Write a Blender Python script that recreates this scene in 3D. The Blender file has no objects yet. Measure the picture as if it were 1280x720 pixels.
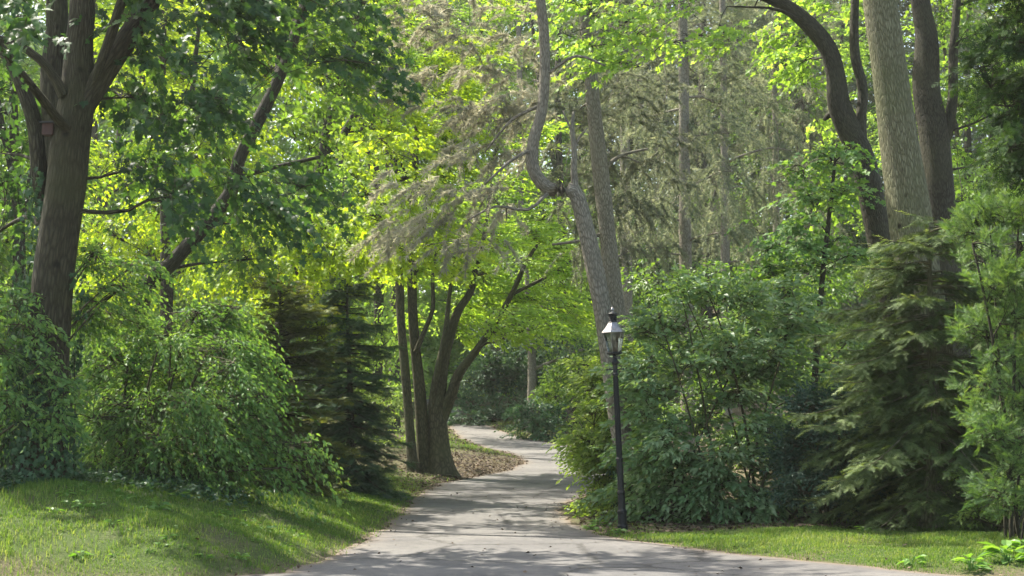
import bpy, math
import numpy as np

RS = np.random.RandomState(7)
C = bpy.context.scene.collection
F = 1778.0                 # focal length in photo pixels (50 mm on 36 mm, 1280 wide)
PITCH = math.atan(183.0 / F)
EYE = 1.6
cp, sp_ = math.cos(PITCH), math.sin(PITCH)
UP = np.array([0., 0., 1.])


def at(px, py, d):
    """World point seen at photo pixel (px, py) at distance d ahead of the camera."""
    u, v = (px - 640.) / F, (360. - py) / F
    k = d / (cp - v * sp_)
    return np.array([u * k, d, EYE + (sp_ + v * cp) * k])


# ------------------------------------------------------------------ terrain
_ty = np.arange(-120., 900., .25)
_tz = np.interp(_ty, [-120, 23, 33, 40, 50, 60, 75, 95, 120, 160, 220, 400, 900],
                [0, 0, .14, .40, .92, 1.5, 2.6, 4.6, 9.5, 17, 22, 26, 28])
_k = np.ones(16) / 16.
for _ in range(2):
    _tz[40:-40] = np.convolve(_tz, _k, 'same')[40:-40]


def zp(y):
    return np.interp(y, _ty, _tz)


def ground_hit(px, py):
    u, v = (px - 640.) / F, (360. - py) / F
    d = np.arange(8., 140., .05)
    z = EYE + (sp_ + v * cp) * d / (cp - v * sp_)
    i = np.argmax(z <= zp(d))
    return u * d[i] / (cp - v * sp_), d[i]


_L = [ground_hit(*p) for p in [(352, 718), (400, 702), (440, 684), (478, 662), (505, 640), (521, 620), (545, 606), (590, 597),
                               (636, 588), (656, 578), (642, 568), (606, 560), (577, 549), (560, 532), (552, 518)]]
_R = [ground_hit(*p) for p in [(1146, 716), (1000, 702), (860, 686), (790, 677), (742, 667), (708, 650), (699, 636)]]
_Rx = [(1.55, 33.), (2.6, 38.), (3.6, 43.), (4.0, 47.), (3.4, 51.), (1.9, 55.), (.5, 59.), (-.6, 64.), (-1.6, 70.), (-2.6, 77.), (-3.8, 86.), (-7, 100)]
_Ly = np.array([-120, 13.5, 14.6, 15.3, 15.9] + [p[1] for p in _L] + [90., 100.])
_Lx = np.array([-90, -90, -14, -6.5, -3.6] + [p[0] for p in _L] + [_L[-1][0] - 2.4, -10.5])
_o = np.argsort(_Ly, kind='stable'); _Ly, _Lx = _Ly[_o], _Lx[_o]
_Ry = np.array([-120, 11., 12.5, 14.5] + [p[1] for p in _R] + [p[1] for p in _Rx])
_RX = np.array([90, 90, 9., 6.3] + [p[0] for p in _R] + [p[0] for p in _Rx])
_o = np.argsort(_Ry, kind='stable'); _Ry, _RX = _Ry[_o], _RX[_o]


def wob(y, ph):
    return .05 * np.sin(2.1 * y + ph) + .035 * np.sin(5.3 * y + 2 * ph) + .02 * np.sin(11. * y + ph * 3)


def eL(y):
    return np.interp(y, _Ly, _Lx) + wob(y, .3)


def eR(y):
    return np.interp(y, _Ry, _RX) + wob(y, 1.7)


def tL(x, y):
    return np.minimum(eL(y) - x, np.where(x < -3.2, (y - 15.7), 1e3))


def tR(x, y):
    return np.minimum(x - eR(y), np.where(x > 7, y - 12.5, 1e3))


def H(x, y):
    x = np.asarray(x, float); y = np.asarray(y, float)
    a = np.clip(tL(x, y) - .12, 0, None)
    A = np.interp(y, [22, 34, 60], [1.4, .5, .5])
    h = A * (1 - np.exp(-a / 3.4))
    b = np.clip(tR(x, y) - .12, 0, None)
    h = h + .09 * (1 - np.exp(-b / .8)) + .012 * np.clip(b, 0, 60)
    off = np.clip(np.maximum(a, b), 0, 1)
    h = h + off * (.035 * np.sin(1.7 * x + .6 * y) * np.sin(1.3 * y - .4 * x) + .02 * np.sin(4.1 * x + 1) * np.sin(3.7 * y))
    return zp(y) + h


# ------------------------------------------------------------------ mesh helpers
def link_mesh(name, V, faces, mat, parent=None, attrs=None, smooth=False):
    """faces: list of int arrays (n, k)"""
    me = bpy.data.meshes.new(name)
    V = np.ascontiguousarray(V, np.float32)
    faces = [np.asarray(f, np.int32) for f in faces if len(f)]
    nf = sum(len(f) for f in faces)
    loops = np.concatenate([f.ravel() for f in faces])
    sizes = np.concatenate([np.full(len(f), f.shape[1], np.int32) for f in faces])
    starts = np.concatenate([[0], np.cumsum(sizes)[:-1]]).astype(np.int32)
    me.vertices.add(len(V)); me.vertices.foreach_set('co', V.ravel())
    me.loops.add(len(loops)); me.loops.foreach_set('vertex_index', loops)
    me.polygons.add(nf); me.polygons.foreach_set('loop_start', starts)
    try:
        me.polygons.foreach_set('loop_total', sizes)
    except Exception:
        pass
    me.polygons.foreach_set('use_smooth', np.full(nf, smooth, bool))
    me.update(calc_edges=True)
    for k, a in (attrs or {}).items():
        a = np.ascontiguousarray(a, np.float32)
        if a.ndim == 1:
            me.attributes.new(k, 'FLOAT', 'POINT').data.foreach_set('value', a)
        else:
            me.attributes.new(k, 'FLOAT_VECTOR', 'POINT').data.foreach_set('vector', a.ravel())
    me.validate()
    me.materials.append(mat)
    o = bpy.data.objects.new(name, me)
    C.objects.link(o)
    if parent is not None:
        o.parent = parent
        o.location = -np.array(parent.location)
    return o


def tag(o, label=None, cat=None, group=None, kind=None):
    for k, v in (('label', label), ('category', cat), ('group', group), ('kind', kind)):
        if v:
            o[k] = v
    return o


def thing(name, label, cat, loc, group=None):
    o = bpy.data.objects.new(name, None)
    C.objects.link(o)
    o.location = tuple(float(v) for v in loc)
    o.empty_display_size = .2
    return tag(o, label, cat, group)


def nrm(a):
    return a / (np.linalg.norm(a, axis=-1, keepdims=True) + 1e-9)


class Geo:
    """collects vertices, faces and per-vertex attributes of one mesh"""
    def __init__(self):
        self.V, self.Fs, self.at, self.n = [], [], {}, 0

    def add(self, V, faces, **at):
        V = np.asarray(V, float)
        self.V.append(V)
        for f in faces:
            self.Fs.append(np.asarray(f) + self.n)
        for k, a in at.items():
            self.at.setdefault(k, []).append(a)
        self.n += len(V)

    def build(self, name, mat, parent=None, smooth=False):
        if not self.n:
            return None
        at = {k: np.concatenate(v) for k, v in self.at.items()}
        at = {k: v for k, v in at.items() if len(v) == self.n}
        return link_mesh(name, np.concatenate(self.V), self.Fs, mat, parent, at, smooth)


def tubes(g, P, R, sides=6, lump=0., flare=0., seed=0):
    """P (N,K,3) polylines, R (N,K) radii"""
    P = np.asarray(P, float); R = np.asarray(R, float)
    N, K = R.shape
    T = np.gradient(P, axis=1)
    T = nrm(T)
    ref = np.where(np.abs(T[:, :1, 2:3]) > .8, np.array([1., 0, 0]), np.array([0, 0, 1.]))
    A = nrm(np.cross(ref, T)); B = np.cross(T, A)
    ang = np.linspace(0, 2 * np.pi, sides, endpoint=False)
    rs = np.random.RandomState(seed)
    L = np.concatenate([np.zeros((N, 1)), np.cumsum(np.linalg.norm(np.diff(P, axis=1), axis=2), axis=1)], 1)
    RR = R[:, :, None] * np.ones(sides)
    if lump:
        for k in range(2, 6):
            ph, f = rs.rand() * 6.28, rs.uniform(.6, 2.4)
            RR = RR * (1 + lump / k * np.sin(k * ang + ph + 1.2 * np.sin(f * L[:, :, None] + ph)) * np.sin(f * L[:, :, None] * .7 + ph * 2) +
                       lump * .2 * np.sin(k * ang + ph))
    if flare:
        e = np.exp(-L / .38)[:, :, None]
        RR = RR * (1 + flare * e * (.75 + .55 * np.cos(5 * ang + rs.rand() * 6)) + flare * .25 * np.exp(-L / 1.3)[:, :, None])
    V = P[:, :, None, :] + RR[..., None] * (np.cos(ang)[:, None] * A[:, :, None, :] + np.sin(ang)[:, None] * B[:, :, None, :])
    rr = R.mean(1)[:, None, None]
    off = rs.rand(N)[:, None, None] * 40
    uv = np.stack([np.cos(ang) * rr + 0 * RR, np.sin(ang) * rr + 0 * RR, L[:, :, None] + off + 0 * RR], -1)
    idx = np.arange(N * K * sides).reshape(N, K, sides)
    a = idx[:, :-1, :]; b = idx[:, 1:, :]
    q = np.stack([a, np.roll(a, -1, 2), np.roll(b, -1, 2), b], -1).reshape(-1, 4)
    fs = [q]
    if sides <= 24:
        fs.append(idx[:, -1, :].reshape(N, sides))
    g.add(V.reshape(-1, 3), fs, bark=uv.reshape(-1, 3))


def catmull(pts, step=.2):
    """pts (n, 4+) -> smooth resampled"""
    p = np.asarray(pts, float)
    if len(p) < 3:
        n = max(3, int(np.linalg.norm(p[-1, :3] - p[0, :3]) / step))
        t = np.linspace(0, 1, n)[:, None]
        return p[0] * (1 - t) + p[-1] * t
    q = np.vstack([2 * p[0] - p[1], p, 2 * p[-1] - p[-2]])
    out = []
    for i in range(1, len(q) - 2):
        n = max(2, int(np.linalg.norm(q[i + 1, :3] - q[i, :3]) / step))
        t = np.linspace(0, 1, n, endpoint=False)[:, None]
        a, b, c, d = q[i - 1], q[i], q[i + 1], q[i + 2]
        out.append(.5 * (2 * b + (c - a) * t + (2 * a - 5 * b + 4 * c - d) * t * t + (3 * b - a - 3 * c + d) * t ** 3))
    out.append(p[-1:])
    r = np.vstack(out)
    r[:, 3] = np.clip(r[:, 3], .003, None)
    return r


# ------------------------------------------------------------------ leaf templates (x across, y along, z up); area for length 1
def _maple():
    half = [(.16, -.10), (.40, -.02), (.27, .16), (.58, .36), (.40, .42), (.44, .60), (.20, .56), (.16, .78)]
    o = [(0, 0)] + half + [(0, 1.0)] + [(-x, y) for x, y in half[::-1]]
    V = [(0, .3, .0)] + [(x, y, .16 * abs(x) - .22 * y * y) for x, y in o]
    n = len(o)
    return np.array(V), np.array([(0, 1 + i, 1 + (i + 1) % n) for i in range(n)]), .46


def _lobed():
    half = [(.36, -.02), (.22, .2), (.5, .45), (.2, .56)]
    o = [(0, 0)] + half + [(0, 1.0)] + [(-x, y) for x, y in half[::-1]]
    V = [(0, .35, .0)] + [(x, y, .18 * abs(x) - .2 * y * y) for x, y in o]
    n = len(o)
    return np.array(V), np.array([(0, 1 + i, 1 + (i + 1) % n) for i in range(n)]), .42


def _oval():
    V = [(0, 0, 0), (.22, .28, .07), (.2, .62, .03), (0, 1, -.18), (-.2, .62, .03), (-.22, .28, .07), (0, .45, -.02)]
    return np.array(V), np.array([(0, 1, 6), (1, 2, 6), (2, 3, 6), (3, 4, 6), (4, 5, 6), (5, 0, 6)]), .28


def _rhomb():
    V = [(0, 0, 0), (.3, .42, .08), (0, 1, -.12), (-.3, .42, .08)]
    return np.array(V), np.array([(0, 1, 2), (0, 2, 3)]), .3


def _clump():
    rs = np.random.RandomState(3)
    V, Fc = [], []
    for i in range(5):
        a = rs.uniform(-1.3, 1.3); o = np.array([rs.uniform(-.3, .3), rs.uniform(0, .4), rs.uniform(-.15, .15)])
        d = np.array([math.sin(a), math.cos(a), rs.uniform(-.4, .2)]); s = np.array([math.cos(a), -math.sin(a), rs.uniform(-.5, .5)])
        L = rs.uniform(.4, .65)
        b = len(V)
        V += [o, o + d * L * .45 + s * L * .3, o + d * L, o + d * L * .45 - s * L * .3]
        Fc += [(b, b + 1, b + 2), (b, b + 2, b + 3)]
    return np.array(V), np.array(Fc), .42


def _needletwig(n=9, nl=.3, w=.035):
    rs = np.random.RandomState(5)
    V = [(-.012, 0, 0), (.012, 0, 0), (0, 1, 0)]
    Fc = [(0, 1, 2)]
    for i in range(n):
        s = .05 + .9 * i / (n - 1)
        for sd in (-1, 1):
            b = len(V)
            l = nl * (1.05 - .5 * s)
            a = 1.05 - .3 * s
            d = np.array([sd * math.sin(a), math.cos(a), rs.uniform(-.25, .35)]) * l
            o = np.array([0, s, 0.])
            V += [tuple(o + (0, -w, 0)), tuple(o + (0, w, 0)), tuple(o + d)]
            Fc.append((b, b + 1, b + 2))
    return np.array(V), np.array(Fc), .22


def _tuft(n=16):
    rs = np.random.RandomState(9)
    V, Fc = [], []
    for i in range(n):
        a = rs.uniform(0, 6.28); e = rs.uniform(.15, 1.25)
        d = np.array([math.cos(a) * math.sin(e), math.cos(e), math.sin(a) * math.sin(e)]) * rs.uniform(.7, 1.05)
        s = nrm(np.cross(d, [rs.rand() - .5, rs.rand() - .5, rs.rand() - .5])) * .055
        o = np.array([0, rs.uniform(-.3, .1), 0])
        b = len(V)
        V += [o - s, o + s, o + d]
        Fc.append((b, b + 1, b + 2))
    return np.array(V), np.array(Fc), .35


def _frond():
    """small flat scale-leaf spray (thuja, cypress)"""
    V, Fc = [], []
    def blade(o, a, l, w, z):
        d = np.array([math.sin(a), math.cos(a), z]); s = np.array([math.cos(a), -math.sin(a), 0])
        b = len(V)
        V.extend([o, o + d * l * .5 + s * w, o + d * l, o + d * l * .5 - s * w]); Fc.extend([(b, b + 1, b + 2), (b, b + 2, b + 3)])
    blade(np.zeros(3), 0, 1, .05, 0)
    for i, (s, a, l) in enumerate([(.15, .75, .5), (.2, -.75, .48), (.42, .65, .42), (.47, -.65, .4), (.66, .6, .28), (.7, -.6, .26)]):
        blade(np.array([0, s, 0]), a, l, .055, .1 * (-1) ** i)
    return np.array(V), np.array(Fc), .28


TPL = dict(maple=_maple(), lobed=_lobed(), oval=_oval(), rhomb=_rhomb(), clump=_clump(), needle=_needletwig(7, .34, .045), tuft=_tuft(), frond=_frond())


def place(g, tpl, O, Y, Z, S, tint):
    """instances of a leaf template baked into one mesh"""
    T, Fc, _ = TPL[tpl]
    Y = nrm(Y); X = nrm(np.cross(Y, Z)); Z = np.cross(X, Y)
    V = (O[:, None, :] + S[:, None, None] * (T[None, :, 0:1] * X[:, None, :] + T[None, :, 1:2] * Y[:, None, :] + T[None, :, 2:3] * Z[:, None, :]))
    n, m = len(O), len(T)
    f = (Fc[None] + (np.arange(n) * m)[:, None, None]).reshape(-1, 3)
    g.add(V.reshape(-1, 3), [f], tint=np.repeat(tint, m))


# ------------------------------------------------------------------ materials
def nodes(name):
    m = bpy.data.materials.new(name)
    m.use_nodes = True
    nt = m.node_tree
    nt.nodes.clear()
    out = nt.nodes.new('ShaderNodeOutputMaterial')
    return m, nt, out


def N(nt, t, **kw):
    n = nt.nodes.new(t)
    for k, v in kw.items():
        if hasattr(n, k) and not k.startswith('i_'):
            setattr(n, k, v)
    return n


def ramp(nt, fac, stops):
    r = nt.nodes.new('ShaderNodeValToRGB')
    e = r.color_ramp.elements
    while len(e) < len(stops):
        e.new(.5)
    for i, (p, c) in enumerate(stops):
        e[i].position = p
        e[i].color = (*c, 1)
    nt.links.new(fac, r.inputs[0])
    return r.outputs[0]


def leaf_mat(name, c0, c1, c2, trans=.45, tc=(1.5, 1.6, .5), rough=.45, spec=.35):
    """c0 dark, c1 mid, c2 light leaf colours; translucent light is yellower"""
    m, nt, out = nodes(name)
    L = nt.links.new
    a = N(nt, 'ShaderNodeAttribute', attribute_name='tint')
    col = ramp(nt, a.outputs['Fac'], [(.0, c0), (.5, c1), (1., c2)])
    p = N(nt, 'ShaderNodeBsdfPrincipled')
    p.inputs['Roughness'].default_value = rough
    p.inputs['Specular IOR Level'].default_value = spec
    L(col, p.inputs['Base Color'])
    mul = N(nt, 'ShaderNodeMix', data_type='RGBA', blend_type='MULTIPLY')
    mul.inputs[0].default_value = 1
    L(col, mul.inputs[6]); mul.inputs[7].default_value = (*[min(1., v) if False else v for v in tc], 1)
    t = N(nt, 'ShaderNodeBsdfTranslucent')
    L(mul.outputs[2], t.inputs['Color'])
    mx = N(nt, 'ShaderNodeMixShader')
    mx.inputs[0].default_value = trans
    L(p.outputs[0], mx.inputs[1]); L(t.outputs[0], mx.inputs[2])
    L(mx.outputs[0], out.inputs['Surface'])
    return m


def bark_mat(name, c0, c1, c2, ridge=14., stretch=.13, moss=None, bump=.6, knots=False):
    m, nt, out = nodes(name)
    L = nt.links.new
    a = N(nt, 'ShaderNodeAttribute', attribute_name='bark')
    mp = N(nt, 'ShaderNodeMapping'); mp.inputs['Scale'].default_value = (ridge, ridge, ridge * stretch)
    L(a.outputs['Vector'], mp.inputs['Vector'])
    n0 = N(nt, 'ShaderNodeTexNoise'); n0.inputs['Scale'].default_value = .6; n0.inputs['Detail'].default_value = 3
    L(mp.outputs[0], n0.inputs['Vector'])
    wv = N(nt, 'ShaderNodeMix', data_type='RGBA', blend_type='LINEAR_LIGHT'); wv.inputs[0].default_value = .35
    L(mp.outputs[0], wv.inputs[6]); L(n0.outputs['Color'], wv.inputs[7])
    v = N(nt, 'ShaderNodeTexVoronoi', feature='DISTANCE_TO_EDGE'); v.inputs['Scale'].default_value = 1.6
    L(wv.outputs[2], v.inputs['Vector'])
    n1 = N(nt, 'ShaderNodeTexNoise'); n1.inputs['Scale'].default_value = 2.2; n1.inputs['Detail'].default_value = 8; n1.inputs['Roughness'].default_value = .7
    L(mp.outputs[0], n1.inputs['Vector'])
    sm = N(nt, 'ShaderNodeMapRange'); sm.inputs['From Max'].default_value = .28
    L(v.outputs['Distance'], sm.inputs['Value'])
    ad = N(nt, 'ShaderNodeMath', operation='MULTIPLY_ADD'); ad.inputs[1].default_value = .55
    L(sm.outputs[0], ad.inputs[0])
    sc = N(nt, 'ShaderNodeMath', operation='MULTIPLY'); sc.inputs[1].default_value = .6
    L(n1.outputs['Fac'], sc.inputs[0]); L(sc.outputs[0], ad.inputs[2])
    col = ramp(nt, ad.outputs[0], [(.15, c0), (.5, c1), (.95, c2)])
    # slow colour drift along the trunk
    n2 = N(nt, 'ShaderNodeTexNoise'); n2.inputs['Scale'].default_value = 1.1; n2.inputs['Detail'].default_value = 5
    L(a.outputs['Vector'], n2.inputs['Vector'])
    mr = N(nt, 'ShaderNodeMapRange'); mr.inputs['From Min'].default_value = .42; mr.inputs['From Max'].default_value = .68
    L(n2.outputs['Fac'], mr.inputs['Value'])
    mx = N(nt, 'ShaderNodeMix', data_type='RGBA', blend_type='MIX')
    k = N(nt, 'ShaderNodeMath', operation='MULTIPLY'); k.inputs[1].default_value = .55
    L(mr.outputs[0], k.inputs[0]); L(k.outputs[0], mx.inputs[0])
    L(col, mx.inputs[6])
    mo = moss or (.05, .06, .025)
    mx.inputs[7].default_value = (*mo, 1)
    if knots:
        km = N(nt, 'ShaderNodeMapping'); km.inputs['Scale'].default_value = (3.2, 3.2, 2.4)
        kv = N(nt, 'ShaderNodeTexVoronoi'); kv.inputs['Scale'].default_value = 1.
        L(a.outputs['Vector'], km.inputs['Vector']); L(km.outputs[0], kv.inputs['Vector'])
        kr = ramp(nt, kv.outputs['Distance'], [(.06, (.16, .15, .13)), (.11, (.55, .53, .5)), (.17, (1, 1, 1))])
        kx = N(nt, 'ShaderNodeMix', data_type='RGBA', blend_type='MULTIPLY'); kx.inputs[0].default_value = 1
        L(mx.outputs[2], kx.inputs[6]); L(kr, kx.inputs[7])
        mx = kx
    p = N(nt, 'ShaderNodeBsdfPrincipled'); p.inputs['Roughness'].default_value = .85; p.inputs['Specular IOR Level'].default_value = .2
    L(mx.outputs[2], p.inputs['Base Color'])
    b = N(nt, 'ShaderNodeBump'); b.inputs['Strength'].default_value = bump; b.inputs['Distance'].default_value = .035
    L(ad.outputs[0], b.inputs['Height']); L(b.outputs[0], p.inputs['Normal'])
    L(p.outputs[0], out.inputs['Surface'])
    return m


def plain(name, col, rough=.5, metal=0., bump=0., var=.3, scale=20., spec=.5):
    m, nt, out = nodes(name)
    L = nt.links.new
    tc = N(nt, 'ShaderNodeTexCoord')
    n = N(nt, 'ShaderNodeTexNoise'); n.inputs['Scale'].default_value = scale; n.inputs['Detail'].default_value = 6
    L(tc.outputs['Object'], n.inputs['Vector'])
    c = np.array(col)
    cc = ramp(nt, n.outputs['Fac'], [(.3, tuple(c * (1 - var))), (.7, tuple(np.clip(c * (1 + var), 0, 1)))])
    p = N(nt, 'ShaderNodeBsdfPrincipled')
    p.inputs['Roughness'].default_value = rough; p.inputs['Metallic'].default_value = metal; p.inputs['Specular IOR Level'].default_value = spec
    L(cc, p.inputs['Base Color'])
    if bump:
        b = N(nt, 'ShaderNodeBump'); b.inputs['Strength'].default_value = bump; b.inputs['Distance'].default_value = .01
        L(n.outputs['Fac'], b.inputs['Height']); L(b.outputs[0], p.inputs['Normal'])
    L(p.outputs[0], out.inputs['Surface'])
    return m


M = dict(
    maple=leaf_mat('maple_leaf', (.018, .048, .020), (.038, .090, .032), (.080, .16, .048), .45, (1.7, 1.6, .45), .5, .3),  # darkened and blued: shade of the near crown is in the colour
    maple_sun_tint=leaf_mat('sun_tinted_maple_leaf', (.15, .24, .025), (.28, .41, .035), (.40, .52, .065), .60, (1.4, 1.3, .4), .5, .25),  # sunlight through the leaves is put into the colour
    lime=leaf_mat('lime_leaf', (.14, .25, .055), (.23, .385, .080), (.34, .49, .14), .58, (1.4, 1.3, .5), .5, .25),  # backlight and distance haze are mixed into this pale leaf colour
    lime_glow_tint=leaf_mat('glow_tinted_lime_leaf', (.18, .31, .05), (.28, .44, .075), (.38, .54, .12), .62, (1.35, 1.25, .45), .5, .25),  # lighter copy of lime; the backlit glow is painted into the colour
    green=leaf_mat('mid_green_leaf', (.050, .105, .028), (.095, .18, .040), (.16, .26, .060), .50, (1.6, 1.5, .5)),
    greyleaf=leaf_mat('grey_green_leaf', (.12, .155, .095), (.19, .225, .14), (.28, .31, .20), .5, (1.4, 1.35, .9)),  # far leaves paled and greyed, distance haze put into the colour
    shrub=leaf_mat('shrub_leaf', (.055, .125, .040), (.11, .215, .065), (.20, .31, .105), .45, (1.5, 1.45, .45), .55, .22),
    elder=leaf_mat('elder_leaf', (.075, .145, .058), (.14, .24, .105), (.30, .39, .23), .44, (1.45, 1.4, .5), .45, .4),
    yellowish=leaf_mat('yellow_green_leaf', (.11, .18, .045), (.19, .28, .070), (.32, .40, .15), .52, (1.4, 1.4, .5)),
    holly=leaf_mat('dark_glossy_leaf', (.022, .050, .032), (.040, .085, .055), (.095, .145, .105), .25, (1.4, 1.5, .6), .48, .3),
    ivy=leaf_mat('ivy_leaf', (.024, .058, .028), (.045, .10, .048), (.09, .16, .085), .28, (1.5, 1.5, .6), .5, .25),
    spruce=leaf_mat('spruce_needle', (.055, .085, .034), (.115, .165, .065), (.32, .38, .17), .34, (1.4, 1.4, .5), .6, .2),
    darkfir=leaf_mat('dark_fir_needle', (.030, .064, .036), (.062, .118, .064), (.13, .20, .10), .28, (1.5, 1.5, .6), .6, .25),
    yew=leaf_mat('yew_needle', (.012, .030, .012), (.028, .058, .020), (.07, .12, .035), .25, (1.5, 1.5, .5), .7, .12),
    thuja=leaf_mat('thuja_frond', (.060, .082, .030), (.11, .145, .050), (.19, .23, .08), .36, (1.6, 1.4, .4), .6, .25),
    fir=leaf_mat('bright_fir_needle', (.045, .095, .034), (.10, .185, .058), (.22, .32, .11), .38, (1.4, 1.4, .5), .55, .25),
    pine=leaf_mat('pine_needle', (.20, .20, .15), (.35, .345, .265), (.53, .51, .41), .45, (1.15, 1.1, .9), .55, .3),  # needles painted pale, with sunlight and haze in their colour
    pinefar=leaf_mat('haze_tinted_pine_needle', (.13, .165, .10), (.22, .26, .17), (.34, .365, .26), .45, (1.2, 1.15, .8), .55, .3),  # far needles greyed in colour to stand in for haze
    pinegreen=leaf_mat('green_pine_needle', (.10, .125, .085), (.17, .19, .135), (.27, .28, .20), .42, (1.2, 1.2, .8), .55, .3),
    grass=leaf_mat('grass_blade', (.060, .125, .024), (.115, .195, .040), (.27, .30, .12), .45, (1.4, 1.4, .5), .55, .2),
    weed=leaf_mat('weed_leaf', (.060, .15, .034), (.11, .23, .048), (.20, .33, .085), .45, (1.4, 1.4, .4)),
    litter=leaf_mat('dead_leaf', (.024, .016, .010), (.060, .043, .029), (.21, .155, .11), .12, (1.2, 1.1, .8), .7, .2),
    bark=bark_mat('grey_brown_bark', (.010, .009, .005), (.031, .028, .016), (.062, .056, .034), 20, .12, (.044, .046, .018), .8, True),
    barkdark=bark_mat('dark_bark', (.010, .009, .006), (.028, .026, .017), (.060, .055, .040), 22, .18, (.050, .050, .028)),
    barkridge=bark_mat('ridged_olive_bark', (.040, .037, .020), (.140, .135, .078), (.235, .23, .145), 24, .16, (.105, .118, .052), 1., True),
    barkpine=bark_mat('pine_bark', (.058, .050, .039), (.160, .142, .113), (.28, .255, .205), 20, .24, (.18, .165, .13), .6),
    barksmooth=bark_mat('smooth_olive_bark', (.022, .020, .010), (.052, .047, .025), (.090, .082, .048), 14, .25, (.075, .078, .034), .3),
    iron=plain('black_painted_iron', (.008, .009, .010), .5, .0, .15, .4, 30, .3),
    copper=plain('weathered_lamp_metal', (.26, .245, .24), .38, .75, .1, .3, 14),
)


def glass_mat():
    m, nt, out = nodes('lamp_glass')
    g = N(nt, 'ShaderNodeBsdfGlass'); g.inputs['IOR'].default_value = 1.12; g.inputs['Roughness'].default_value = .04
    g.inputs['Color'].default_value = (.93, .97, .93, 1)
    d = N(nt, 'ShaderNodeBsdfTranslucent'); d.inputs['Color'].default_value = (.75, .78, .7, 1)
    tp = N(nt, 'ShaderNodeBsdfTransparent'); tp.inputs['Color'].default_value = (.95, .98, .95, 1)
    gl = N(nt, 'ShaderNodeBsdfGlossy'); gl.inputs['Roughness'].default_value = .06
    fr = N(nt, 'ShaderNodeFresnel'); fr.inputs['IOR'].default_value = 1.5
    a = N(nt, 'ShaderNodeMixShader'); b = N(nt, 'ShaderNodeMixShader')
    L = nt.links.new
    nz = N(nt, 'ShaderNodeTexNoise'); nz.inputs['Scale'].default_value = 9
    tcn = N(nt, 'ShaderNodeTexCoord'); L(tcn.outputs['Object'], nz.inputs['Vector'])
    k = N(nt, 'ShaderNodeMapRange'); k.inputs['To Min'].default_value = .22; k.inputs['To Max'].default_value = .5
    L(nz.outputs['Fac'], k.inputs['Value'])
    L(k.outputs[0], a.inputs[0]); L(tp.outputs[0], a.inputs[1]); L(d.outputs[0], a.inputs[2])
    L(fr.outputs[0], b.inputs[0]); L(a.outputs[0], b.inputs[1]); L(gl.outputs[0], b.inputs[2])
    L(b.outputs[0], out.inputs['Surface'])
    return m


M['glass'] = glass_mat()


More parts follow.
